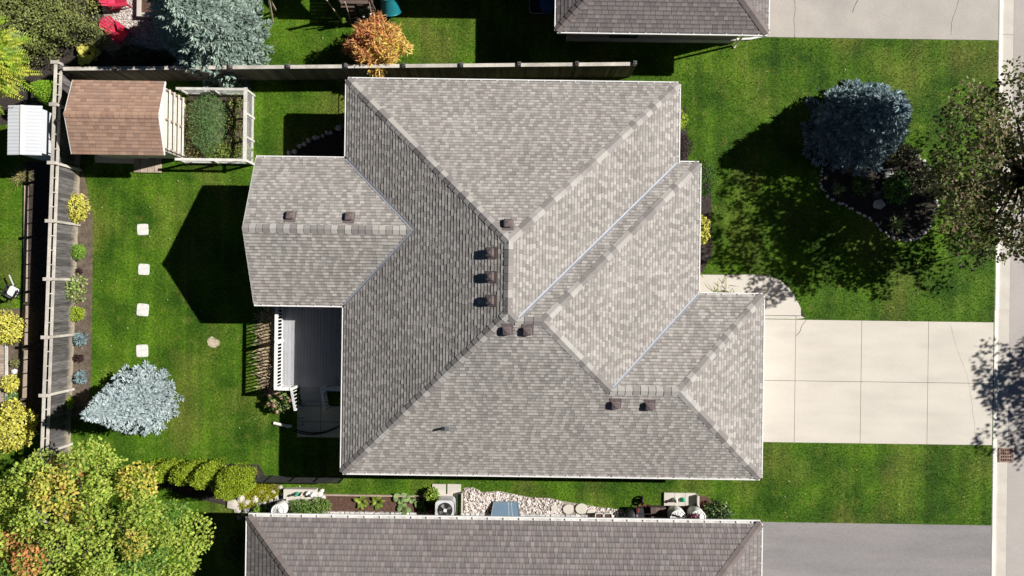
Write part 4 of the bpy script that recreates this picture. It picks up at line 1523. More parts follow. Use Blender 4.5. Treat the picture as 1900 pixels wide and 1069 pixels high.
# ------------------------------------------------------------------ shrubs and plants
def bush(name, label, base, rx, ry, h, n, size, palette, seed, cat='bush', group=None, lump=.08, aspect=.7, mt='leaf', rz=0.0, spread=.5, lift=.45, shellp=.35, up=.3):
    """dense shrub: small leaves over and just under a domed surface"""
    global rng
    rng = np.random.default_rng(seed)
    t = thing(name, label, cat, base, rz, group)
    d = rand_dirs(n); d[:, 2] = np.where(rng.random(n) < .85, np.abs(d[:, 2]), -np.abs(d[:, 2]) * .8)
    ph = rng.random(6) * 6.28
    lm = 1 + lump * (np.sin(d[:, 0] * 6 + ph[0]) + np.sin(d[:, 1] * 7 + ph[1]) + np.sin(d[:, 2] * 6 + ph[2]) + np.sin((d[:, 0] + d[:, 1]) * 11 + ph[3])) / 2
    f = 1 - shellp * rng.random(n) ** 2
    hz = h * lift
    p = d * (lm * f)[:, None] * np.array([rx, ry, h - hz]) + np.array([0, 0, hz])
    p[:, 2] = np.maximum(p[:, 2], .015)
    a = unit(d * .4 + rand_dirs(n) * spread * 1.7 + np.array([0, 0, up * .6]))
    nr = unit(d * .9 + rand_dirs(n) * .5 + np.array([0, 0, .25]))
    Ls = size * rng.uniform(.65, 1.3, n)
    V, Fc, C = leaves(p, a, nr, Ls, Ls * aspect, pick(palette, n, .2), .06)
    link('foliage', np_mesh('foliage', V, Fc, M[mt], C), t)
    b = MB()
    for k in range(7):
        q = p[rng.integers(n)] * .8
        b.tube([(0, 0, 0), (q[0] * .4, q[1] * .4, q[2] * .6), tuple(q)], [.02, .014, .006], 5)
    stuff(b.build('stems', M['bark'], t))
    return t

YEL = [(.70, .64, .11), (.62, .59, .10), (.75, .69, .20), (.50, .52, .08)]
BOX = [(.22, .40, .05), (.27, .46, .06), (.17, .33, .04)]
LIM = [(.36, .48, .03), (.30, .43, .03), (.42, .52, .05)]
MIX = [(.26, .40, .08), (.34, .45, .10), (.20, .32, .07), (.50, .53, .20)]
PUR = [(.06, .03, .035), (.09, .045, .05), (.05, .03, .03)]
DGR = [(.05, .10, .025), (.07, .12, .03), (.04, .085, .02), (.09, .13, .035)]
SILV = [(.25, .36, .38), (.20, .30, .32), (.30, .42, .43)]
bush('golden_shrub', 'round golden yellow shrub against the rail fence', P(150, 388), .62, .60, .95, 1700, .085, YEL, 51)
bush('boxwood_ball', 'clipped green boxwood ball at the rail fence', P(152, 468), .34, .34, .62, 1500, .05, BOX, 52, lump=.03)
bush('purple_plant', 'tiny dark purple plant above the loose green shrub', P(150, 504), .17, .14, .22, 160, .06, PUR, 53)
bush('loose_shrub', 'loose green shrub with open twigs at the rail fence', P(140, 536), .72, .62, 1.0, 950, .095, MIX, 54, lump=.22, shellp=.7)
bush('lime_shrub', 'flattened lime green shrub below the loose shrub', P(143, 582), .48, .33, .5, 1300, .055, LIM, 55, lump=.04)
spruce('dwarf_blue_spruce', 'dwarf blue spruce, upper of two beside the rail fence', P(153, 629), .38, .33, SILV, 56, tw=.10, dens=1.2, skirt=.06, pw=.6)
bush('purple_plant', 'small dark purple plant between two dwarf blue spruces', P(150, 664), .22, .15, .25, 220, .07, PUR, 57)
spruce('dwarf_blue_spruce', 'dwarf blue spruce, lower of two beside the rail fence', P(153, 699), .38, .33, SILV, 58, tw=.10, dens=1.2, skirt=.06, pw=.6)
bush('green_shrub', 'small leafy green shrub half in the spruce shadow at fence', P(128, 745), .35, .33, .5, 600, .07, LIM, 59, lump=.12)

# clipped cedars, lower left
CED = [(.29, .37, .022), (.24, .33, .022), (.34, .41, .03), (.20, .28, .02)]
for k, (px, py, rx, ry, h, lab) in enumerate(((298, 866, .42, .36, 2.4, 'clipped yellow green cedar, first of the row under the maple'),
                                            (330, 863, .40, .36, 2.5, 'clipped yellow green cedar, second in the row from the maple'),
                                            (372, 864, .44, .38, 2.75, 'clipped yellow green cedar, third in the row from the maple'),
                                            (408, 866, .46, .40, 2.95, 'tall clipped yellow green cedar beside the broad end cedar'),
                                            (455, 880, .72, .60, 2.95, 'broad yellow green cedar at the end of the row'))):
    bush('clipped_cedar', lab, P(px, py), rx, ry, h, 6500 if k < 4 else 11000, .085, CED, 60 + k, 'cedar', 'row of clipped cedars', lump=.13, aspect=.5, lift=.30 + .04 * (k % 3), spread=.45)

# left neighbour's planting
bush('golden_shrub', 'golden shrub with timber edging beside it at the left edge', P(22, 607), .75, .70, .9, 1700, .11, YEL, 71, lump=.12)
bush('golden_shrub', 'small golden shrub in the brown bed at left edge', P(26, 711), .36, .36, .5, 500, .10, YEL, 72, lump=.14)
bush('golden_shrub', 'largest golden shrub, just above the corner maple', P(42, 785), .92, 1.05, 1.35, 2600, .12, YEL, 73, lump=.14)
bush('green_perennial', 'small feathery green plant between two golden shrubs', P(26, 735), .27, .25, .3, 300, .09, SILV[:1] + BOX, 74, aspect=.3)
bush('dry_perennial', 'faded tan plant above the white stone at left edge', P(33, 673), .25, .16, .22, 160, .10, [(.40, .33, .16), (.20, .26, .08)], 75, aspect=.4)
bush('dark_juniper', 'large dark olive shrub in the upper left corner', P(70, 48), 2.9, 1.75, 1.9, 15000, .095, [(.19, .22, .06), (.24, .27, .08), (.14, .165, .05), (.30, .33, .11)], 76, lump=.2, shellp=.45)
bush('clipped_dome', 'clipped bright green dome shrub at the fence corner', P(127, 187), .55, .50, 2.55, 8000, .07, [(.24, .42, .03), (.30, .48, .04), (.19, .35, .03)], 77, lump=.02, aspect=.4, lift=.3, spread=.35)
bush('fine_shrub', 'pale olive fine leaved shrub at the edge of gravel patio', P(195, 70), .50, .85, .7, 1500, .08, [(.24, .26, .12), (.32, .33, .17), (.15, .18, .07)], 78, lump=.2, aspect=.4, shellp=.6)
bush('dark_groundcover', 'dark green low plants between red chair and board fence', P(255, 104), 1.1, .36, .45, 1300, .09, DGR, 79, lump=.2)
bush('dark_groundcover', 'dark green low plants under the overhanging spruce', P(320, 108), .75, .36, .4, 800, .09, DGR, 80, lump=.2)

# front planting
bush('purple_shrub', 'dark purple shrub at the upper front corner of the house', P(1258, 276), .52, .52, .8, 1300, .07, [(.055, .03, .035), (.08, .045, .05), (.045, .028, .03)], 81)
bush('bright_shrub', 'bright green shrub peeping from the eave above purple shrub', P(1250, 226), .50, .55, .7, 1000, .075, LIM, 82)
bush('green_juniper', 'deep green spreading juniper at the front wall corner', P(1294, 334), .72, .80, .8, 2600, .10, [(.08, .17, .03), (.11, .22, .03), (.06, .12, .02)], 83, lump=.16, aspect=.4)
bush('golden_shrub', 'golden shrub against the front wall below the juniper', P(1288, 428), .55, .75, .9, 1500, .10, YEL, 84, lump=.12)

def blades(name, label, base, n, L, w, spread, palette, seed, cat='plant', bend=.6, group=None, lean=(0, 0), tip=None, r0=.05, elev=(.3, 1.2)):
    """arching strap leaves from one base, each of three joints"""
    global rng
    rng = np.random.default_rng(seed)
    t = thing(name, label, cat, base, 0, group)
    V, Fc, C = [], [], []
    cols = pick(palette, n, .18)
    for k in range(n):
        a = rng.random() * 6.28
        el = rng.uniform(*elev)
        d = np.array([math.cos(a) * math.cos(el) * spread + lean[0], math.sin(a) * math.cos(el) * spread + lean[1], math.sin(el)])
        d /= np.linalg.norm(d)
        s = np.array([-math.sin(a), math.cos(a), 0])
        l = L * rng.uniform(.6, 1.15)
        o = np.array([rng.normal() * r0, rng.normal() * r0, 0.0])
        b = len(V)
        m = 5
        for i in range(m):
            u = i / (m - 1)
            p = o + d * l * u + np.array([lean[0] * .3 * l * u * u, lean[1] * .3 * l * u * u, -bend * l * u * u * .6])
            p[2] = max(p[2], .01)
            ww = w * (1 - .85 * u) * (.7 + .6 * min(1, u * 4))
            V += [p - s * ww / 2, p + s * ww / 2]
            c = cols[k] if (tip is None or u < .6) else np.array(tip) * rng.uniform(.8, 1.1)
            C += [c, c]
            if i: Fc.append((b + 2 * i - 2, b + 2 * i - 1, b + 2 * i + 1, b + 2 * i))
    link('leaf_blades', np_mesh('leaf_blades', np.array(V), np.array(Fc), M['leaf'], np.array(C)), t)
    mb = MB(); mb.lathe([(r0 * 1.3 + .02, 0), (r0 + .02, .05), (.01, .08)], n=8); mb.build('root_crown', M['soil'], t)
    return t

YUC = [(.26, .34, .12), (.32, .40, .16), (.20, .27, .09)]
blades('yucca', 'spiky yucca near the left tip of the island bed', P(1553, 351), 46, .46, .045, 1.0, YUC, 91, bend=.15)
blades('yucca', 'spiky yucca by the lower stone edge of the island bed', P(1661, 416), 54, .56, .05, 1.0, YUC, 92, bend=.15)
blades('silver_grass', 'tuft of silvery grass in the middle of island bed', P(1625, 362), 60, .38, .02, 1.0, [(.20, .22, .20), (.25, .26, .24)], 93, bend=.5)
blades('dry_perennial', 'pale dry tuft by the right side of the island bed', P(1716, 382), 60, .42, .02, 1.0, [(.22, .20, .15), (.16, .15, .10)], 94, bend=.5)
bush('brown_shrub', 'reddish brown shrub at the foot of the front spruce', P(1585, 309), .60, .40, .55, 700, .12, [(.26, .16, .11), (.32, .21, .14), (.19, .13, .09)], 95, aspect=.2, lump=.2)
bush('green_perennial', 'dark green leafy plant in the middle of island bed', P(1662, 350), .60, .62, .45, 900, .11, [(.10, .22, .05), (.12, .26, .06)], 96, lump=.15)
bush('green_perennial', 'low dark green plant left of the silvery grass', P(1596, 343), .45, .42, .35, 600, .10, [(.12, .20, .06), (.10, .17, .05)], 97, lump=.15)
bush('olive_shrub', 'olive shrub at the right rim of the island bed', P(1705, 338), .60, .62, .5, 800, .10, [(.18, .19, .10), (.23, .22, .13)], 98, lump=.2)
bush('olive_shrub', 'grey olive shrub at the top rim of island bed', P(1662, 288), .9, .5, .5, 1300, .09, [(.16, .16, .08), (.20, .19, .11)], 99, lump=.2)
blades('day_lilies', 'strappy yellow green leaves at the corner of front walk', P(1342, 556), 70, .62, .028, 1.3, [(.26, .34, .06), (.42, .38, .10), (.20, .28, .05)], 100, r0=.38, bend=.6)
# fountain grasses leaning out from under the deck rail
TAN = [(.42, .31, .17), (.34, .25, .13), (.50, .37, .21), (.28, .24, .10)]
for k, (py, lab) in enumerate(((596, 'tan fountain grass at the shaded top of the deck railing'), (622, 'tan fountain grass, second down along the deck railing'),
                              (648, 'tan fountain grass in the middle of the deck railing'), (672, 'tan fountain grass, fourth down along the deck railing'),
                              (698, 'tan fountain grass at the bottom of the deck railing'))):
    blades('fountain_grass', lab, P(505, py), 170, .66, .034, .95, TAN, 110 + k, 'grass', bend=.55, group='fountain grasses along the deck', lean=(-.15, rng.normal() * .1), tip=(.78, .64, .45), r0=.2)
blades('ornamental_grass', 'yellow green ornamental grass tuft behind the white roofed shed', P(43, 328), 130, .62, .03, 1.0, [(.34, .32, .12), (.40, .30, .14), (.24, .28, .08)], 120, 'grass', bend=.7, r0=.10)

# hydrangea with faded pink heads
hy = bush('hydrangea', 'hydrangea with faded pink flower heads beside the deck stairs', P(526, 742), .52, .48, .75, 500, .12, [(.12, .20, .06), (.16, .25, .07), (.25, .30, .10)], 121, lump=.15)
for k in range(11):
    a = rng.random() * 6.28; r = .1 + .42 * math.sqrt(rng.random())
    c = Vector((r * math.cos(a), r * math.sin(a), .78 - r * .45))
    nf = 60
    d = rand_dirs(nf); d[:, 2] = np.abs(d[:, 2])
    V, Fc, C = leaves(np.array(c) + d * .09, unit(np.cross(d, rand_dirs(nf))), d, .055, .055, pick([(.55, .33, .29), (.50, .28, .26), (.56, .42, .28)], nf, .15))
    link('flower_head', np_mesh('flower_head', V, Fc, M['petal'], C), hy)

def hosta(name, label, base, n, L, w, palette, seed, cat='plant', group=None, el=(.25, .9)):
    """broad ribbed leaves, each its own curved blade"""
    global rng
    rng = np.random.default_rng(seed)
    t = thing(name, label, cat, base, 0, group)
    for k in range(n):
        a = 2.4 * k + rng.normal() * .2
        e = rng.uniform(*el) * (1 - .4 * (k / n)) + .45 * (k / n)
        l = L * rng.uniform(.75, 1.1) * (1 - .35 * k / n)
        d = np.array([math.cos(a) * math.cos(e), math.sin(a) * math.cos(e), math.sin(e)])
        s = np.array([-math.sin(a), math.cos(a), 0])
        col = pick(palette, 1, .12)[0]
        b = MB(); b.col = tuple(col)
        vs, fs = [], []
        for i in range(6):
            u = i / 5
            p = d * l * (.25 + u) + np.array([0, 0, -.45 * l * u * u])
            ww = w * l * math.sin(math.pi * min(.98, .08 + u * .9)) ** .8 / 2
            vs += [p - s * ww + np.array([0, 0, .12 * ww]), p, p + s * ww + np.array([0, 0, .12 * ww])]
            if i:
                q = 3 * i
                fs += [(q - 3, q - 2, q + 1, q), (q - 2, q - 1, q + 2, q + 1)]
        b.add(vs, fs)
        b.build('leaf', M['leaf'], t)
    return t
HY = [(.62, .58, .13), (.55, .54, .12), (.66, .62, .22)]
HG = [(.20, .30, .04), (.30, .36, .06), (.16, .25, .035)]
HB = [(.22, .34, .12), (.18, .30, .10), (.28, .38, .15)]
hosta('hosta', 'big pale yellow hosta above the brown shed', P(167, 100), 24, .62, .75, HY, 131)
hosta('hosta', 'pale yellow hosta cut off by the top edge near the red chair', P(180, 4), 14, .45, .75, HY, 132)
hosta('hosta', 'narrow leaved yellow green hosta, left of the pair in mulch', P(671, 931), 26, .38, .34, HG, 133)
hosta('hosta', 'narrow leaved yellow green hosta, right of the pair in mulch', P(700, 931), 26, .38, .34, HG, 134)
hosta('rhubarb', 'large leaf green rhubarb nearest the hosta pair', P(741, 924), 7, .40, .85, HB, 135)
hosta('rhubarb', 'large leaf green rhubarb near the lawn edging', P(763, 924), 6, .34, .85, HB, 136)
hosta('rhubarb', 'large leaf green rhubarb near the house wall', P(748, 944), 6, .36, .9, HB, 137)
hosta('rhubarb', 'pale green rhubarb beside the bushy lime plant', P(778, 936), 7, .33, .8, HB, 138)
hosta('rhubarb', 'low pale rhubarb beside the air conditioner', P(783, 948), 6, .30, .85, HB, 139)
bush('lime_perennial', 'bushy lime green plant beside the air conditioner', P(803, 915), .28, .30, .55, 420, .10, [(.30, .42, .06), (.24, .36, .05)], 140)
bush('leafy_perennial', 'bushy green plant at the left end of mulch bed', P(562, 937), .46, .34, .6, 900, .10, [(.14, .26, .05), (.22, .33, .08), (.10, .19, .04)], 141, aspect=.45, lump=.18)
bush('leafy_perennial', 'light green plant right of the ornament step', P(594, 936), .48, .32, .55, 900, .10, [(.18, .30, .06), (.27, .37, .09), (.12, .22, .05)], 142, aspect=.45, lump=.18)
bush('variegated_shrub', 'dark green shrub with pale variegated tips by the rain barrels', P(1328, 948), .62, .48, .8, 1300, .10, [(.04, .09, .03), (.06, .13, .04), (.035, .075, .025), (.30, .38, .14)], 143, lump=.15)
bush('bright_perennial', 'small bright green plant by the eave corner of lower house', P(482, 947), .24, .22, .35, 320, .09, [(.20, .34, .04), (.26, .40, .06)], 144)
bush('dark_shrub', 'dark shrub in shade left of the lower house', P(446, 1010), .55, .6, .8, 900, .10, DGR, 145, lump=.2)
# kitchen garden
bush('asparagus_bed', 'soft feathery green asparagus filling the garden pen', P(394, 232, 0), .78, 1.5, .95, 6500, .14, [(.17, .29, .11), (.22, .35, .13), (.14, .24, .08)], 146, aspect=.12, lump=.1, shellp=.8, spread=.9)
bush('vegetable_plants', 'mixed brown and green vegetable plants along the left of pen', P(366, 246, 0), .50, 1.3, .6, 1500, .12, [(.16, .15, .06), (.22, .17, .10), (.12, .16, .05), (.28, .24, .08)], 147, aspect=.4, lump=.2, shellp=.8)
bush('vegetable_plants', 'bright green vegetable plants along the bottom of pen', P(415, 284, 0), 1.2, .45, .55, 1700, .11, [(.22, .30, .06), (.30, .36, .08), (.16, .24, .05)], 148, aspect=.4, lump=.2, shellp=.8)
for k, (py, lab) in enumerate(((196, 'dark leafy seedlings in the top raised bed of pen'), (230, 'brown and green seedlings in the middle raised bed of pen'), (266, 'green seedlings in the bottom raised bed of pen'))):
    bush('seedlings', lab, P(439, py, .18), .40, .40, .36, 650, .10, [(.20, .26, .07), (.25, .28, .09), (.18, .13, .09)], 149 + k, aspect=.5, lump=.25, shellp=.8)
# ------------------------------------------------------------------ beds, stones and paving
rng = np.random.default_rng(99)
def bed(name, pts, m, z=.02, excl=True, jag=0):
    poly = [P2(*p) for p in pts]
    o = struct(sheet(name, poly, z, M[m], -.1))
    if excl:
        EXCL.append(poly)
    return o
bed('fence_bed', [(140, 300), (150, 300), (172, 395), (172, 480), (171, 560), (169, 700), (166, 760), (120, 790), (122, 640)], 'soil')
island = [(1533, 300), (1524, 318), (1522, 345), (1540, 368), (1580, 388), (1612, 405), (1640, 432), (1665, 445), (1685, 447), (1712, 438), (1728, 415), (1738, 380), (1738, 345), (1722, 310), (1695, 285), (1665, 264), (1620, 262), (1570, 280)]
bed('island_bed', island, 'darkmulch')
bed('side_bed', [(525, 297), (545, 285), (575, 262), (605, 245), (640, 237), (652, 237), (652, 300)], 'darkmulch')
bed('front_bed', [(1236, 200), (1272, 200), (1276, 305), (1318, 312), (1322, 470), (1302, 508), (1236, 508)], 'darkmulch')
bed('mulch_bed', [(598, 919), (812, 924), (815, 962), (520, 962), (530, 940), (598, 930)], 'mulch')
bed('patio_gravel', [(188, -30), (330, -30), (345, 70), (330, 112), (215, 112), (188, 85), (200, 50), (190, 20)], 'gravelbase')
bed('corner_bed', [(-80, -40), (200, -40), (205, 100), (345, 112), (345, 128), (138, 136), (112, 150), (60, 230), (-80, 235)], 'darkmulch', .012)
bed('gravel_bed', [(860, 905), (878, 904), (894, 913), (928, 911), (955, 917), (985, 923), (1020, 924), (1045, 930), (1085, 936), (1112, 941), (1160, 946), (1160, 970), (815, 968), (862, 958)], 'gravelbase')
bed('barrel_bed', [(1160, 944), (1195, 936), (1232, 940), (1292, 918), (1310, 921), (1330, 933), (1345, 948), (1352, 972), (1160, 972)], 'mulch')
bed('deck_bed', [(478, 582), (518, 575), (518, 755), (505, 758), (480, 712)], 'soil')
bed('neighbour_bed', [(-40, 575), (40, 572), (46, 640), (46, 800), (-40, 800)], 'soil')
bed('fence_strip', [(46, 300), (100, 300), (92, 800), (46, 800)], 'darkmulch', .015)
bed('cedar_bed', [(270, 858), (480, 862), (505, 905), (470, 948), (420, 938), (340, 920), (270, 890)], 'darkmulch', .012)

def stonemesh(seed, sub=1):
    r = np.random.default_rng(seed)
    import bmesh
    bm = bmesh.new()
    bmesh.ops.create_icosphere(bm, subdivisions=1, radius=1)
    for v in bm.verts:
        v.co *= r.uniform(.78, 1.18)
    vs = np.array([tuple(v.co) for v in bm.verts]); fs = [tuple(x.index for x in f.verts) for f in bm.faces]
    bm.free()
    return vs, fs
PAL_ST = [(.55, .53, .50), (.48, .46, .44), (.62, .58, .53), (.40, .38, .37)]
SM = {}
def stone_proto(pal):
    key = id(pal)
    if key not in SM:
        SM[key] = []
        for k in range(6):
            vs, fs = stonemesh(k)
            mb = MB(); mb.col = pal[k % len(pal)]
            mb.add([tuple(v) for v in vs], fs)
            SM[key].append(mb.mesh('stone', M['stone']))
    return SM[key]
def stone_row(name, label, pts, step, size, pal, rows=1):
    t = thing(name, label, 'edging')
    pr = stone_proto(pal)
    W_ = [P(*p) for p in pts]
    for a, c in zip(W_[:-1], W_[1:]):
        n = max(1, int((c - a).length / step))
        for k in range(n):
            for r in range(rows):
                q = a.lerp(c, (k + rng.random() * .5) / n)
                s = size * rng.uniform(.7, 1.25)
                link('stone', pr[rng.integers(6)], t, loc=(q.x + rng.normal() * .035, q.y + rng.normal() * .035 + r * .08, s * .35),
                     rot=(0, 0, rng.random() * 6.28), scale=(s, s * rng.uniform(.7, 1), s * .7))
    return t
WST = [(.62, .60, .57), (.55, .53, .51), (.70, .67, .63), (.48, .46, .45)]
stone_row('stone_edging', 'pale rounded stones edging the island bed on the front lawn', island[:12] + [(1733, 400), (1740, 372), (1738, 345), (1722, 312), (1700, 288), (1668, 264)], .15, .078, WST, 1)
stone_row('stone_edging', 'grey stones curving through the shade by the upper house corner', [(524, 294), (545, 283), (560, 270), (580, 258), (605, 247), (622, 240), (645, 236)], .19, .14, PAL_ST)
for k, (px, py, s, lab) in enumerate(((1630, 380, .24, 'flat pinkish rock in the middle of the island bed'), (1648, 322, .22, 'grey rock among the island bed plants'), (1712, 330, .24, 'pale rock at the right rim of the island bed'))):
    o = link('garden_rock', stone_proto(PAL_ST)[k], None, loc=P(px, py, .05), rot=(0, 0, k), scale=(s * 1.3, s, s * .5)); tag(o, lab, 'rock')

# stepping stones
for k, (px, py, lab) in enumerate(((265, 426, 'white square stepping stone, topmost of four on back lawn'), (267, 500, 'white square stepping stone, second of four from the top'),
                                  (265, 575, 'white square stepping stone, third of four from the top'), (264, 651, 'white square stepping stone nearest the back lawn spruce'))):
    q = P(px, py)
    b = MB(); r_ = .25 * rng.uniform(.93, 1.06); b.lathe([(r_, -.05), (r_ * 1.02, .02), (r_ * .97, .03)], n=24, pw=9, sy=rng.uniform(.93, 1.05))
    tag(b.build('stepping_stone', M['paver'], None, loc=(q.x, q.y, 0), rot=(rng.normal() * .015, rng.normal() * .015, rng.normal() * .05)), lab, 'paver', 'stepping stones on the back lawn')
    EXCL.append([(q.x - .20 + rng.normal() * .02, q.y - .20), (q.x + .21, q.y - .20 + rng.normal() * .02), (q.x + .20, q.y + .21), (q.x - .21, q.y + .20)])
dirt = MB()
q = P(395, 636)
poly = [(q.x + math.cos(a) * .30 * rng.uniform(.7, 1.1), q.y + math.sin(a) * .25 * rng.uniform(.7, 1.15)) for a in np.linspace(0, 6.28, 15, endpoint=False)]
dirt.prism(poly, -.05, .012)
M['sand'] = mat('bare_sand', (.50, .42, .31), .95, .2, 8, fine=.2, fscale=40, bump=.5)
struct(dirt.build('bare_patch', M['sand']))
EXCL.append([(q.x + (x - q.x) * .7, q.y + (y - q.y) * .7) for x, y in poly])

# white river stones in the gravel bed: real stones, one mass
def scatter_stones(name, pts, dens, size, pal, label, cat, zb=.02):
    poly = np.array([P2(*p) for p in pts])
    lo, hi = poly.min(0), poly.max(0)
    n = int((hi - lo).prod() * dens)
    xy = lo + rng.random((n, 2)) * (hi - lo)
    xy = xy[inside(xy, poly)]
    protos = [stonemesh(k + 20) for k in range(6)]
    V, Fc, C, base_ = [], [], [], 0
    for x, y in xy:
        vs, fs = protos[rng.integers(6)]
        s = size * rng.uniform(.6, 1.3)
        a = rng.random() * 6.28
        R = np.array([[math.cos(a), -math.sin(a), 0], [math.sin(a), math.cos(a), 0], [0, 0, 1]])
        V.append((vs * np.array([s, s * .75, s * .7])) @ R.T + np.array([x, y, zb + s * .4]))
        Fc.append(np.array(fs) + base_); base_ += len(vs)
        C.append(np.tile(pick(pal, 1, .12), (len(vs), 1)))
    o = stuff(link(name, np_mesh(name, np.concatenate(V), np.concatenate(Fc), M['stone'], np.concatenate(C))))
    o['label'] = label; o['category'] = cat
    return o
def inside(xy, poly):
    x, y = xy[:, 0], xy[:, 1]
    r = np.zeros(len(xy), bool)
    n = len(poly)
    for i in range(n):
        x0, y0 = poly[i][0], poly[i][1]; x1, y1 = poly[(i + 1) % n][0], poly[(i + 1) % n][1]
        c = ((y0 > y) != (y1 > y))
        with np.errstate(divide='ignore', invalid='ignore'):
            r ^= c & (x < (x1 - x0) * (y - y0) / (y1 - y0 + 1e-12) + x0)
    return r
RIV = [(.68, .62, .58), (.60, .53, .49), (.76, .71, .67), (.50, .44, .41), (.64, .54, .50)]
scatter_stones('river_stones', [(862, 907), (878, 905), (894, 914), (928, 912), (955, 918), (985, 924), (1020, 925), (1045, 931), (1045, 958), (1160, 962), (1160, 970), (862, 966)], 260, .055, RIV, 'white river stones filling the bed along the lower house', 'stones')
scatter_stones('river_stones', [(1085, 938), (1112, 942), (1160, 947), (1160, 964), (1085, 958)], 260, .05, RIV, 'white river stones around the two white pots', 'stones')
scatter_stones('patio_stones', [(205, -10), (330, -10), (338, 70), (320, 108), (215, 108), (200, 80), (210, 50)], 420, .032, RIV + [(.55, .50, .45)], 'pale gravel of the patio with red chairs', 'gravel')
scatter_stones('creek_stones', [(440, 962), (462, 940), (530, 918), (528, 958)], 90, .10, [(.22, .22, .23), (.16, .16, .17), (.3, .29, .28)], 'dark rounded stones in shade by the moss mound', 'stones')
# mossy mound with pale rocks
ms = [(478, 893), (500, 886), (523, 905), (528, 912), (505, 925), (470, 940), (448, 945), (440, 930), (455, 912)]
bed('moss_soil', ms, 'soil', .03)
poly = np.array([P2(*p) for p in ms])
lo, hi = poly.min(0), poly.max(0)
xy = lo + rng.random((16000, 2)) * (hi - lo); xy = xy[inside(xy, poly)]
nz = .5 + .5 * np.sin(xy[:, 0] * 5.1 + 1) * np.cos(xy[:, 1] * 6.3)
xy = xy[rng.random(len(xy)) < .25 + .75 * nz]
n = len(xy)
pp = np.c_[xy, np.full(n, .03) + rng.random(n) * .08]
V, Fc, C = leaves(pp, unit(rand_dirs(n) + np.array([0, 0, .6])), rand_dirs(n), .055, .035, pick([(.46, .47, .02), (.38, .40, .02), (.30, .33, .03)], n, .2))
o = stuff(link('moss_mound', np_mesh('moss_mound', V, Fc, M['leaf'], C))); o['label'] = 'bright yellow green moss mound beside the end cedar'; o['category'] = 'moss'
RK = [(.56, .50, .44), (.64, .58, .52), (.48, .43, .38)]
pr = stone_proto(RK)
rb = thing('rock_border', 'pale rocks rimming the yellow green moss mound', 'edging')
for k, (px, py, s) in enumerate(((432, 936, .30), (447, 925, .26), (441, 946, .22), (458, 932, .24), (474, 926, .2), (486, 912, .16), (497, 922, .15), (508, 913, .13), (520, 905, .17), (470, 944, .13), (480, 939, .12), (491, 933, .12), (503, 928, .11), (513, 922, .12), (523, 917, .12), (456, 950, .15))):
    link('rock', pr[k % 6], rb, loc=P(px, py, .05), rot=(0, 0, k * 1.3), scale=(s, s * .8, s * .45))

# timber edging of the mulch bed
a, c = P(598, 918, .06), P(800, 921, .06)
b = MB(); b.bar(a, c, .07, .12); tag(b.build('bed_edging', M['tanwood']), 'pale straight edging board between mulch bed and lawn', 'edging')
# ledge of flat stones along the lower house wall
lg = thing('stone_ledge', 'row of flat pale stones along the wall of the lower house', 'edging')
for k in range(62):
    px = 598 + k * 9.3
    q = P(px, 950.5 + (px - 598) * .0125, .1)
    if 818 < px < 850 or 1160 < px: continue
    s = rng.uniform(.8, 1.2)
    b = MB(); b.col = WST[rng.integers(4)]; b.box((0, 0, 0), (.20 * s, .17, .12)); b.build('ledge_stone', M['stone'], lg, loc=(q.x, q.y - .05, .08 + rng.normal() * .015), rot=(rng.normal() * .06, rng.normal() * .06, rng.normal() * .12))

# ------------------------------------------------------------------ things along the lower house
def figure(name, label, px, py, z, h, m, r=.10, cat='ornament', hat=None):
    t = thing(name, label, cat, P(px, py, z))
    b = MB(); b.lathe([(r, 0), (r * 1.05, h * .12), (r * .8, h * .40), (r * .55, h * .58), (r * .42, h * .64)], n=12, sy=.85); b.build('body', M[m], t, smooth=True)
    b = MB(); b.lathe([(r * .25, h * .62), (r * .52, h * .70), (r * .55, h * .78), (r * .35, h * .86), (r * .05, h * .9)], n=12); b.build('head', M[m], t, smooth=True)
    b = MB(); b.lathe([(r * .6, h * .80), (r * .4, h * .88), (r * .03, h * 1.05)], n=12); b.build('hat', M[hat or m], t, smooth=True)
    for s in (-1, 1):
        b = MB(); b.tube([(s * r * .5, 0, h * .52), (s * r * .95, -.02, h * .38), (s * r * .5, -r * .7, h * .34)], [r * .2, r * .17, r * .12], 6); b.build('arm', M[m], t, smooth=True)
    return t
# ornament step, left
st = thing('stone_step', 'pale stone step holding ornaments left of the mulch bed', 'step')
a, c = P(530, 922, 0), P(590, 905, 0)
b = MB(); b.box(((a.x + c.x) / 2, (a.y + c.y) / 2, .17), (c.x - a.x, c.y - a.y, .34)); b.build('top_slab', M['concrete2'], st)
for k in range(3):
    b = MB(); b.box((a.x + .3 + k * .46, a.y - .16, .1), (.44, .26, .2)); b.build('lower_block', M['concrete2'], st)
figure('garden_figure', 'teal garden figure on the left stone step', 552, 916, .34, .42, 'green')
figure('garden_figure', 'pale pink garden figure beside the teal one', 562, 916, .34, .36, 'pink')
figure('garden_figure', 'white garden figure, third on the left stone step', 572, 914, .34, .38, 'white')
figure('garden_figure', 'stout white garden figure at the right of the left step', 581, 917, .34, .34, 'white', r=.13)
wbo = thing('white_boulders', 'white boulders at the right end of the left stone step', 'rocks')
for k, (px, py, s) in enumerate(((593, 917, .17), (599, 922, .15), (597, 911, .13), (586, 927, .14))):
    link('boulder', stone_proto(WST)[k], wbo, loc=P(px, py, .1), scale=(s, s * .85, s))
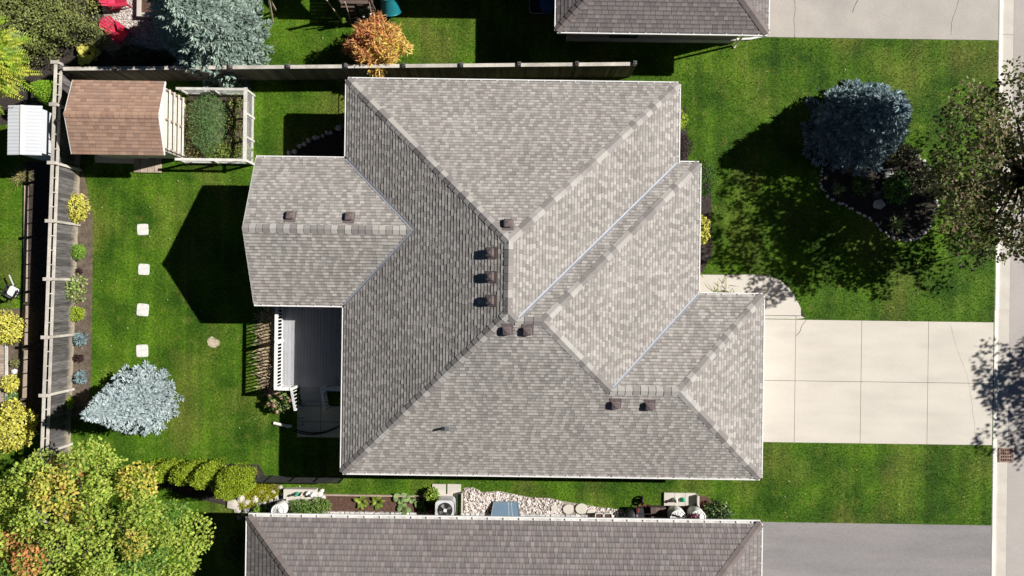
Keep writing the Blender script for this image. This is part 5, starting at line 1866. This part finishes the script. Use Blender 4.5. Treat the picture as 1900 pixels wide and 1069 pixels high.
# rain barrel, left
def barrel(name, label, px, py, r, h, lid=True):
    t = thing(name, label, 'barrel', P(px, py, 0))
    b = MB(); b.lathe([(r * .85, 0), (r * 1.0, h * .3), (r * 1.04, h * .55), (r * .96, h * .97), (r * .90, h)], n=24); b.build('barrel_body', M['white'], t, smooth=True)
    b = MB(); b.tube([(r * .93 * math.cos(a), r * .93 * math.sin(a), h) for a in np.linspace(0, 6.283, 24, endpoint=False)], .03, 6, True); b.build('rim', M['white'], t, smooth=True)
    b = MB()
    for k in range(6):
        a = k * math.pi / 6
        b.bar((-r * .8 * math.cos(a), -r * .8 * math.sin(a), h + .012 + k * .0006), (r * .8 * math.cos(a), r * .8 * math.sin(a), h + .012 + k * .0006), .012, .012)
    b.build('lid_ribs', M['greymetal'], t)
    b = MB(); b.lathe([(.06, h), (.06, h + .05), (.04, h + .06)], c=(r * .25, r * .2, 0), n=12); b.build('lid_cap', M['white'], t)
    return t
rb1 = barrel('rain_barrel', 'white round rain barrel at the left eave corner of lower house', 527, 938, .30, .9)
rb2 = barrel('rain_barrel', 'white rain barrel with a downspout elbow on its lid', 1250, 950, .36, .95)
rb3 = barrel('rain_barrel', 'white rain barrel with purple plant growing by its lid', 1286, 949, .33, .95)
bush('purple_plant', 'purple leaved plant on top of the right rain barrel', P(1286, 957, .96), .26, .14, .22, 220, .08, [(.14, .03, .06), (.20, .05, .09), (.09, .03, .04)], 161)
q0, q1 = P(1249, 956, 1.12), P(1292, 968, 2.3)
dsp = thing('barrel_downspout', 'white downspout running from the eave to the rain barrel', 'downspout')
b = MB(); b.tube([P(1249, 955, .98), q0, q1, q1 + Vector((.05, -.1, .45))], .045, 8); b.build('pipe', M['gutter'], dsp, smooth=True)
b = MB(); b.tube([q0 + Vector((-.02, 0, -.06)), q0 + Vector((.04, -.01, .0))], .058, 8); b.build('elbow_collar', M['gutter'], dsp)
# right ornament slab
ss = thing('paving_step', 'pale paving slabs with ornaments beside the rain barrels', 'step')
a, c = P(1231, 937, 0), P(1290, 914, 0)
for k in range(3):
    w = (c.x - a.x) / 3
    b = MB(); b.box((a.x + w * (k + .5), (a.y + c.y) / 2, .05), (w - .012, c.y - a.y, .12)); b.build('paving_slab', M['concrete2'], ss)
b = MB(); b.box((c.x + .05, (a.y + c.y) / 2 - .03, .2), (.09, .52, .4)); b.build('side_block', M['concrete2'], ss)
figure('garden_figure', 'white rabbit like figure on the right paving step', 1252, 927, .11, .42, 'white', r=.12)
figure('garden_figure', 'green glazed frog like figure on the right paving step', 1266, 927, .11, .26, 'green', r=.12)
pp_ = thing('drain_pipe', 'short dark standing pipe at the corner of paving step', 'pipe', P(1290, 935, 0))
b = MB(); b.tube([(0, 0, 0), (0, 0, .5)], .06, 12); b.build('pipe', M['darkgrille'], pp_)
b = MB(); b.tube([(.062 * math.cos(t), .062 * math.sin(t), .5) for t in np.linspace(0, 6.283, 12, endpoint=False)], .012, 5, True); b.build('rim', M['greymetal'], pp_)

# air conditioner
q = P(829, 936, 0)
ac = thing('air_conditioner', 'grey air conditioner with fan grille beside the lower house', 'air conditioner', (q.x, q.y, 0))
b = MB(); b.lathe([(.39, .05), (.40, .1), (.40, .82), (.42, .93), (.42, .88), (.38, .90)], n=28, pw=7); b.build('casing', M['hvac'], ac)
b = MB(); b.lathe([(.32, .902), (.325, .908)], n=28); b.build('fan_well', M['darkgrille'], ac)
for k in range(4):
    a = k * math.pi / 2 + .5
    b = MB()
    vs = [(.05 * math.cos(a), .05 * math.sin(a), .912), (.27 * math.cos(a - .30), .27 * math.sin(a - .30), .912), (.28 * math.cos(a), .28 * math.sin(a), .93), (.26 * math.cos(a + .35), .26 * math.sin(a + .35), .95)]
    vs += [(x, y, z - .006) for x, y, z in vs]
    b.add(vs, [(0, 1, 2, 3), (7, 6, 5, 4), (0, 4, 5, 1), (1, 5, 6, 2), (2, 6, 7, 3), (3, 7, 4, 0)]); b.build('fan_blade', M['greymetal'], ac)
b = MB(); b.lathe([(.07, .91), (.075, .97), (.05, .98)], n=16, pw=6); b.build('fan_hub', M['white'], ac)
b = MB()
for r in (.12, .19, .25, .30):
    b.tube([(r * math.cos(t), r * math.sin(t), .985) for t in np.linspace(0, 6.283, 24, endpoint=False)], .005, 4, True)
for k in range(8):
    a = k * math.pi / 4; b.bar((.06 * math.cos(a), .06 * math.sin(a), .986), (.33 * math.cos(a), .33 * math.sin(a), .986), .006, .006)
stuff(b.build('grille', M['blackmetal'], ac))
b = MB(); b.box((0, 0, .025), (.95, .95, .05)); b.build('pad', M['concrete2'], ac)
for k, (px, lab) in enumerate(((815, 'left of two square pavers above the air conditioner'), (843, 'right of two square pavers above the air conditioner'))):
    q = P(px, 907, 0); b = MB(); b.box((0, 0, .03), (.60, .44, .07)); tag(b.build('paver', M['concrete2'], None, loc=(q.x, q.y, 0)), lab, 'paver', 'pavers above the air conditioner')
    EXCL.append([(q.x - .3, q.y - .22), (q.x + .3, q.y - .22), (q.x + .3, q.y + .22), (q.x - .3, q.y + .22)])
q = P(858, 932, 0)
b = MB(); b.box((0, 0, .2), (.06, 1.0, .4)); tag(b.build('divider_board', M['railwood'], None, loc=(q.x, q.y, 0)), 'upright pale board between air conditioner and white stones', 'board')
q = P(801, 952, 0)
b = MB(); b.lathe([(.09, 0), (.12, .2), (.135, .21), (.135, .24), (.11, .24), (.10, .16)], n=14); tag(b.build('clay_pot', M['terracotta'], None, loc=(q.x, q.y + .05, 0)), 'small terracotta pot against the wall by the air conditioner', 'pot')

# window well cover
q = P(938, 946, 0)
ww = thing('window_well_cover', 'blue tinted clear cover over a window well in white stones', 'window well', (q.x, q.y, 0))
top = [(-.52, .38, .16), (.52, .38, .16), (.66, -.34, .45), (-.66, -.34, .45)]
b = MB()
bot = [(-.56, .42, .0), (.56, .42, .0), (.68, -.34, .0), (-.68, -.34, .0)]
b.add(top, [(0, 3, 2, 1)])
b.add(bot + top, [(0, 1, 5, 4), (1, 2, 6, 5), (3, 0, 4, 7)])
b.build('clear_dome', M['wellglass'], ww)
for i in range(4):
    b = MB(); b.bar(top[i], top[(i + 1) % 4], .035, .03); b.build('frame_bar', M['greymetal'], ww)
for t in (.62, .74):
    a, c = Vector(top[0]).lerp(Vector(top[1]), t), Vector(top[3]).lerp(Vector(top[2]), t)
    b = MB(); b.bar(a + Vector((0, 0, .008)), c + Vector((0, 0, .008)), .014, .012); b.build('rib', M['white'], ww)
for k, (px, py, r, lab) in enumerate(((1028, 941, .15, 'smallest round stepping stone in white stones'), (1054, 944, .24, 'large round stepping stone, left of two'), (1078, 943, .26, 'large round stepping stone, right of two'), (1096, 950, .17, 'pale round stone by the white pots'))):
    b = MB(); b.lathe([(r, 0), (r * 1.02, .06), (r * .95, .085)], n=18, sy=.9); q = P(px, py, 0); tag(b.build('round_stone', M['concrete'], None, loc=(q.x, q.y, .03)), lab, 'stone')
for k, (px, lab) in enumerate(((1110, 'left of two white square pots by the lower house'), (1126, 'right of two white square pots by the lower house'))):
    q = P(px, 953, 0)
    t = thing('white_pot', lab, 'pot', (q.x, q.y - .05, 0), 0, 'white square pots')
    b = MB(); b.lathe([(.12, 0), (.17, .38), (.185, .39), (.185, .44), (.16, .44), (.15, .38)], n=24, pw=8); b.build('pot', M['white'], t)
    b = MB(); b.lathe([(.15, .36), (.15, .385)], n=24, pw=8); b.build('potting_soil', M['mulch'], t)

# wheelbarrow standing on end, black tray and red handles
q = P(1190, 948, 0)
wb = thing('wheelbarrow', 'black wheelbarrow with red handles leaning at the lower house', 'wheelbarrow', (q.x, q.y, 0))
for s in (-1, 1):
    b = MB(); b.tube([(s * .10, .42, .22), (s * .22, 0, .45), (s * .32, -.35, .75)], .022, 8); b.build('handle', M['redsteel'], wb)
    b = MB(); b.tube([(s * .2, -.02, .45), (s * .22, -.1, .02)], .018, 6); b.build('leg', M['blackmetal'], wb)
b = MB()
tv = [(-.2, .22, .36), (.2, .22, .36), (.22, -.22, .42), (-.22, -.22, .42), (-.30, .34, .60), (.30, .34, .60), (.34, -.32, .66), (-.34, -.32, .66)]
b.add(tv, [(0, 1, 2, 3), (0, 4, 5, 1), (1, 5, 6, 2), (2, 6, 7, 3), (3, 7, 4, 0)]); b.build('tray', M['blackmetal'], wb)
b = MB(); b.tube([(0, .5 + .17 * math.cos(t), .18 + .17 * math.sin(t)) for t in np.linspace(0, 6.283, 18, endpoint=False)], .045, 8, True); wh = b.build('wheel', M['blackmetal'], wb, smooth=True)
b = MB(); b.lathe([(.10, -.02), (.10, .02)], n=12); b.build('hub', M['redsteel'], wh, loc=(0, .5, .18), rot=(0, math.pi / 2, 0))
b = MB(); b.bar((-.3, .05, .66), (.3, .05, .66), .03, .03); b.build('cross_bar', M['blackmetal'], wb)
q = P(1170, 950)
b = MB(); b.lathe([(.30, 0), (.33, .35), (.31, .5), (.2, .58), (.05, .62)], n=18, sx=1.1)
tag(b.build('composter', M['blackmetal'], None, loc=(q.x, q.y - .08, 0), smooth=True), 'squat black bin beside the wheelbarrow', 'bin')
cp = thing('compost_box', 'dark wooden box between wheelbarrow and rain barrel', 'box', P(1217, 952))
for k in range(3):
    b = MB(); b.box((-.24 + k * .24, 0, .42), (.225, .72, .03)); b.build('lid_board', M['playwood'], cp)
b = MB(); b.box((0, 0, .2), (.70, .70, .40)); b.build('box_body', M['playwood'], cp)

# ------------------------------------------------------------------ red chairs, planter
def adirondack(label, px, py, rz, z=0):
    t = thing('adirondack_chair', label, 'chair', P(px, py, z), rz, 'red chairs on the gravel patio')
    for k in range(5):        # seat slats, front (+y) to back
        y = .28 - k * .115
        b = MB(); b.box((0, y, .38 - k * .035), (.52, .10, .022), M=Matrix.Rotation(.29, 3, 'X')); b.build('seat_slat', M['red'], t)
    for k in range(6):        # fan back
        f = (k - 2.5) / 2.5
        hgt = .80 - .13 * f * f
        b = MB(); b.bar((f * .21, -.26, .22), (f * .30, -.26 - hgt * .52, .22 + hgt * .86), .09, .02); b.build('back_slat', M['red'], t)
    b = MB(); b.bar((-.30, -.42, .52), (.30, -.42, .52), .03, .07); b.build('back_rail', M['red'], t)
    for s in (-1, 1):
        b = MB(); b.prism([(s * .26, .40), (s * .41, .40), (s * .40, .1), (s * .33, -.42), (s * .27, -.42)], .55, .575); b.build('arm', M['red'], t)
        b = MB(); b.box((s * .31, .34, .275), (.035, .09, .55)); b.build('front_leg', M['red'], t)
        b = MB(); b.bar((s * .29, .36, .36), (s * .29, -.62, .03), .03, .12); b.build('side_rail', M['red'], t)
        b = MB(); b.bar((s * .335, -.38, .55), (s * .335, -.40, .22), .03, .06); b.build('rear_leg', M['red'], t)
    return t
adirondack('red plastic garden chair lying in sun in front of the spruce', 229, 67, math.radians(-130))
adirondack('red plastic garden chair cut off by the top edge', 228, 4, math.radians(-80))
pl = thing('square_planter', 'square stone planter with brown soil in front of the spruce', 'planter', P(287, 8))
for c, d in (((-.55, 0, .17), (.16, 1.3, .34)), ((.55, 0, .17), (.16, 1.3, .34)), ((0, -.57, .171), (.94, .16, .34)), ((0, .57, .171), (.94, .16, .34))):
    b = MB(); b.box(c, d); b.build('wall_stone', M['concrete2'], pl)
b = MB(); b.box((0, 0, .12), (.94, .98, .24)); b.build('planter_soil', M['mulch'], pl)

# ------------------------------------------------------------------ playset beyond the fence
ps = thing('playset', 'dark wooden climbing frame with white holds at the top edge', 'playset')
pc = P(655, 0, 1.45)
px0_, px1_ = P(630, 8, 1.45).x, P(692, 8, 1.45).x
yb_ = P(660, 8, 1.45).y
for k in range(9):
    b = MB(); b.box(((px0_ + px1_) / 2, yb_ + .09 + k * .16, 1.45), (px1_ - px0_ , .145, .035)); b.build('platform_board', M['playwood'], ps)
for x in (px0_ + .05, px1_ - .05):
    for y in (yb_ + .02, yb_ + 1.4):
        b = MB(); b.box((x, y, 1.15), (.09, .09, 2.3)); b.build('post', M['playwood'], ps)
ybase = P(660, 46, 0).y
xmid = (px0_ + px1_) / 2
for k in range(6):
    f = (k + .5) / 6
    b = MB(); b.box((px0_ + .32, ybase + (yb_ - ybase) * f, 1.42 * f), (.58, .13, .04)); b.build('step', M['playwood'], ps)
for k in range(8):
    f = (k + .5) / 8
    b = MB(); b.box(((xmid + px1_) / 2, ybase + (yb_ - ybase) * f, 1.45 * f), (.66, .03, .165)); b.build('wall_board', M['playwood'], ps)
for k, (fx, f) in enumerate(((.3, .2), (.75, .33), (.25, .5), (.7, .62), (.25, .8), (.7, .9))):
    c = Vector((xmid + (px1_ - xmid) * fx, ybase + (yb_ - ybase) * f - .05, 1.45 * f))
    b = MB(); vs, fs = stonemesh(40 + k); b.add([tuple(c + Vector(v) * .075) for v in vs], fs); b.build('hold', M['teal' if k == 4 else 'white'], ps)
for a, c in ((P(606, 0, 2.0), P(636, 41, .0)), (P(640, 4, 1.9), P(651, 40, .2)), (P(684, 0, 2.0), P(692, 42, .1))):
    b = MB(); b.tube([a, c], .028, 8); b.build('hand_pole', M['polewood'], ps)
b = MB(); b.tube([P(506, 40, 0), P(498, -6, 2.3)], .05, 8); b.tube([P(512, 20, 0), P(498, -6, 2.3)], .05, 8); b.build('swing_frame_leg', M['polewood'], ps)
b = MB(); a = P(498, -6, 2.3); b.tube([a, Vector((px0_, yb_ + .8, 2.3))], .055, 8); b.build('swing_beam', M['playwood'], ps)
b = MB()
b.add([(px0_ - .15, yb_ - .2, 2.55), (px1_ + .15, yb_ - .2, 2.55), (px1_ + .15, yb_ + .75, 3.2), (px0_ - .15, yb_ + .75, 3.2), (px1_ + .15, yb_ + 1.7, 2.55), (px0_ - .15, yb_ + 1.7, 2.55)], [(0, 1, 2, 3), (3, 2, 4, 5)])
b.bar((px0_, yb_, 2.2), (px0_, yb_, 2.6), .08); b.bar((px1_, yb_, 2.2), (px1_, yb_, 2.6), .08)
for v in b.v: pass
b.v = [(x, y + .75, z) for x, y, z in b.v]
b.build('canopy', M['playwood'], ps)
tsx = P(722, 6, .8)
path = [Vector((px1_ - .1, yb_ + .9, 1.75)), Vector((px1_ + .3, yb_ + .85, 1.65)), tsx + Vector((-.1, .45, .55)), tsx + Vector((0, .25, .25)), tsx + Vector((.02, .0, -.05)), tsx + Vector((.03, -.28, -.3))]
b = MB()
n = 18
vs, fs = [], []
for i, p in enumerate(path):
    t = (path[min(i + 1, 5)] - path[max(i - 1, 0)]).normalized()
    u = Vector((0, 0, 1)).cross(t).normalized(); w = t.cross(u)
    for k in range(n):
        a = 2 * math.pi * k / n
        vs.append(p + (u * math.cos(a) + w * math.sin(a)) * (.40 + .03 * (i == 5)))
    if i:
        fs += [((i - 1) * n + k, (i - 1) * n + (k + 1) % n, i * n + (k + 1) % n, i * n + k) for k in range(n)]
b.add(vs, fs); tsl = b.build('tube_slide', M['teal'], ps, smooth=True)
for i in (3, 5):
    b = MB(); b.tube(vs[i * n:(i + 1) * n], .03, 6, True); b.build('flange', M['teal'], tsl, smooth=True)
# shaded things by the upper house
q = P(1020, 10, .4)
bb = thing('blue_bin', 'blue bin in the shade against the upper house', 'bin', (q.x - .1, q.y, 0))
b = MB(); b.lathe([(.26, 0), (.31, .75), (.33, .76), (.33, .8)], n=20, pw=6); b.build('bin_body', M['blue'], bb)
b = MB(); b.lathe([(.34, .80), (.33, .84), (.2, .88)], n=20, pw=6); b.build('lid', M['blue'], bb)
tb = thing('rounded_tub', 'dark tub with rounded pale rim in shade by the upper house', 'tub', P(996, 12))
rim = [(.33 * math.copysign(abs(math.cos(t)) ** .4, math.cos(t)), .45 * math.copysign(abs(math.sin(t)) ** .4, math.sin(t)), .4) for t in np.linspace(0, 6.283, 32, endpoint=False)]
b = MB(); b.tube(rim, .03, 6, True); b.build('rim', M['greymetal'], tb, smooth=True)
b = MB(); b.lathe([(.30, 0), (.33, .36)], n=24, sy=1.36, pw=5); b.build('tub_body', M['blackmetal'], tb)

# ------------------------------------------------------------------ left neighbour's yard
q = P(36, 541)
gc = thing('folding_chair', 'black folding chair with white seat on the left lawn', 'chair', (q.x, q.y, 0), math.radians(-28))
b = MB(); b.lathe([(.20, .42), (.22, .44), (.21, .47)], n=20, pw=6); b.build('seat', M['white'], gc)
b = MB(); b.bar((-.24, .22, .44), (-.24, -.24, .44), .03); b.bar((.24, .22, .44), (.24, -.24, .44), .03); b.bar((-.24, .235, .44), (.24, .235, .44), .03); b.build('seat_frame', M['blackmetal'], gc)
for s in (-1, 1):
    b = MB(); b.tube([(s * .24, .26, 0), (s * .24, -.22, .86)], .02, 6); b.build('leg', M['blackmetal'], gc)
    b = MB(); b.tube([(s * .22, -.30, 0), (s * .22, .2, .62)], .02, 6); b.build('leg', M['blackmetal'], gc)
    b = MB(); b.box((s * .26, 0, .63), (.05, .42, .025)); b.build('armrest', M['blackmetal'], gc)
b = MB(); b.box((0, -.21, .74), (.48, .025, .22)); b.build('backrest', M['blackmetal'], gc)
b = MB(); b.box((-.30, .40, .45), (.05, .5, .03), rz=.9); b.build('side_table_leaf', M['hvac'], gc)
for k, (y0, y1, lab) in enumerate(((565, 640, 'upper brown timber of the edging at left edge'), (650, 738, 'lower brown timber of the edging at left edge'))):
    a, c = P(47, y0, .09), P(46, y1, .09)
    b = MB(); b.bar(a, c, .16, .18); tag(b.build('edging_timber', M['tanwood']), lab, 'timber', 'edging timbers')
a, c = P(49, 345, .07), P(47, 560, .07)
b = MB(); b.bar(a, c, .12, .14); tag(b.build('edging_timber', M['tanwood']), 'long edging timber between left lawn and shaded fence strip', 'timber')
lw = thing('wooden_walk', 'strip of pale wooden boardwalk at the left edge', 'boardwalk')
for k in range(24):
    a = P(2, 640 + k * 5.2, .1)
    b = MB(); b.box((a.x - .25, a.y, .08), (1.0, .115, .05)); b.build('plank', M['tanwood'], lw)
b = MB(); b.bar(P(12, 637, .12), P(12, 762, .12), .09, .10); b.build('edge_board', M['railwood'], lw)
tag(link('white_stone', stone_proto(WST)[2], None, loc=P(26, 690, .06), scale=(.17, .15, .12)), 'single white stone in the brown bed at left edge', 'rock')
q = P(4, 815, .4)
wbx = thing('white_box', 'white framed box at left edge beside the largest golden shrub', 'box', (q.x, q.y, 0))
b = MB(); b.box((0, 0, .2), (.60, .44, .4)); b.build('box_body', M['hvac'], wbx)
b = MB(); b.tube([(-.28, -.2, .41), (.28, -.2, .41), (.28, .2, .41), (-.28, .2, .41)], .03, 6, True); b.build('rim', M['white'], wbx)

# garden pole by the kerb
q = P(1787, 472)
gp = thing('garden_pole', 'slim dark metal pole standing on the front lawn near kerb', 'pole', (q.x, q.y, 0))
b = MB(); b.tube([(0, 0, 0), (0, 0, 1.75)], .022, 8); b.build('shaft', M['blackmetal'], gp)
b = MB(); b.tube([(0, 0, 1.75), (.02, .08, 1.85), (.02, .18, 1.84), (.02, .22, 1.75)], .014, 6); b.build('hook', M['blackmetal'], gp)
b = MB(); b.box((.06, 0, 1.35), (.02, .05, .8)); b.build('side_strip', M['greymetal'], gp)

# ------------------------------------------------------------------ lawn grass, the blades themselves
rng = np.random.default_rng(5)
EX = [np.array([(p[0], p[1]) for p in poly]) for poly in EXCL]
def grass(name, label, dens, region, seed):
    x0, x1, y0, y1 = region
    n = int((x1 - x0) * (y1 - y0) * dens)
    xy = np.c_[x0 + rng.random(n) * (x1 - x0), y0 + rng.random(n) * (y1 - y0)]
    jx = xy + rng.normal(size=xy.shape) * .022
    keep = np.ones(n, bool)
    for poly in EX:
        lo, hi = poly.min(0), poly.max(0)
        cand = np.where(keep & (xy[:, 0] > lo[0]) & (xy[:, 0] < hi[0]) & (xy[:, 1] > lo[1]) & (xy[:, 1] < hi[1]))[0]
        if len(cand):
            keep[cand[inside(jx[cand], poly)]] = False
    xy = xy[keep]
    n = len(xy)
    a = rng.random(n) * 6.283
    el = rng.uniform(.35, 1.3, n)
    L = rng.uniform(.05, .095, n)
    w = rng.uniform(.012, .024, n)
    d = np.c_[np.cos(a) * np.cos(el), np.sin(a) * np.cos(el), np.sin(el)]
    s = np.c_[-np.sin(a), np.cos(a), np.zeros(n)]
    p = np.c_[xy, np.zeros(n)]
    V = np.stack([p - s * w[:, None] / 2, p + s * w[:, None] / 2, p + d * L[:, None]], 1).reshape(-1, 3)
    Fc = np.arange(3 * n).reshape(-1, 3)
    v = np.clip(1 + rng.normal(size=n) * .22, .45, 1.8)
    warm = 1 + rng.normal(size=n) * .12
    C = np.repeat(np.c_[v * warm, v, v * .9], 3, axis=0)
    o = stuff(link(name, np_mesh(name, V, Fc, M['blade'], C)))
    o['label'] = label; o['category'] = 'grass'
grass('lawn_grass', 'short mown green grass of the lawns around the houses', 620, (-24.5, XC, -13.6, 13.6), 5)
# fallen leaves on the lawn
n = 260
xy = np.c_[-22 + rng.random(n) * 43, -12 + rng.random(n) * 25]
k = np.ones(n, bool)
for poly in EX: k &= ~inside(xy, poly)
xy = xy[k]; n = len(xy)
V, Fc, C = leaves(np.c_[xy, np.full(n, .075)], rand_dirs(n) * np.array([1, 1, .2]), np.tile([0, 0, 1.0], (n, 1)) + rng.normal(size=(n, 3)) * .3, .07, .05, pick([(.45, .42, .22), (.50, .40, .12), (.6, .56, .45)], n, .2))
o = stuff(link('fallen_leaves', np_mesh('fallen_leaves', V, Fc, M['leaf'], C))); o['label'] = 'scattered pale fallen leaves on the lawns'; o['category'] = 'leaves'
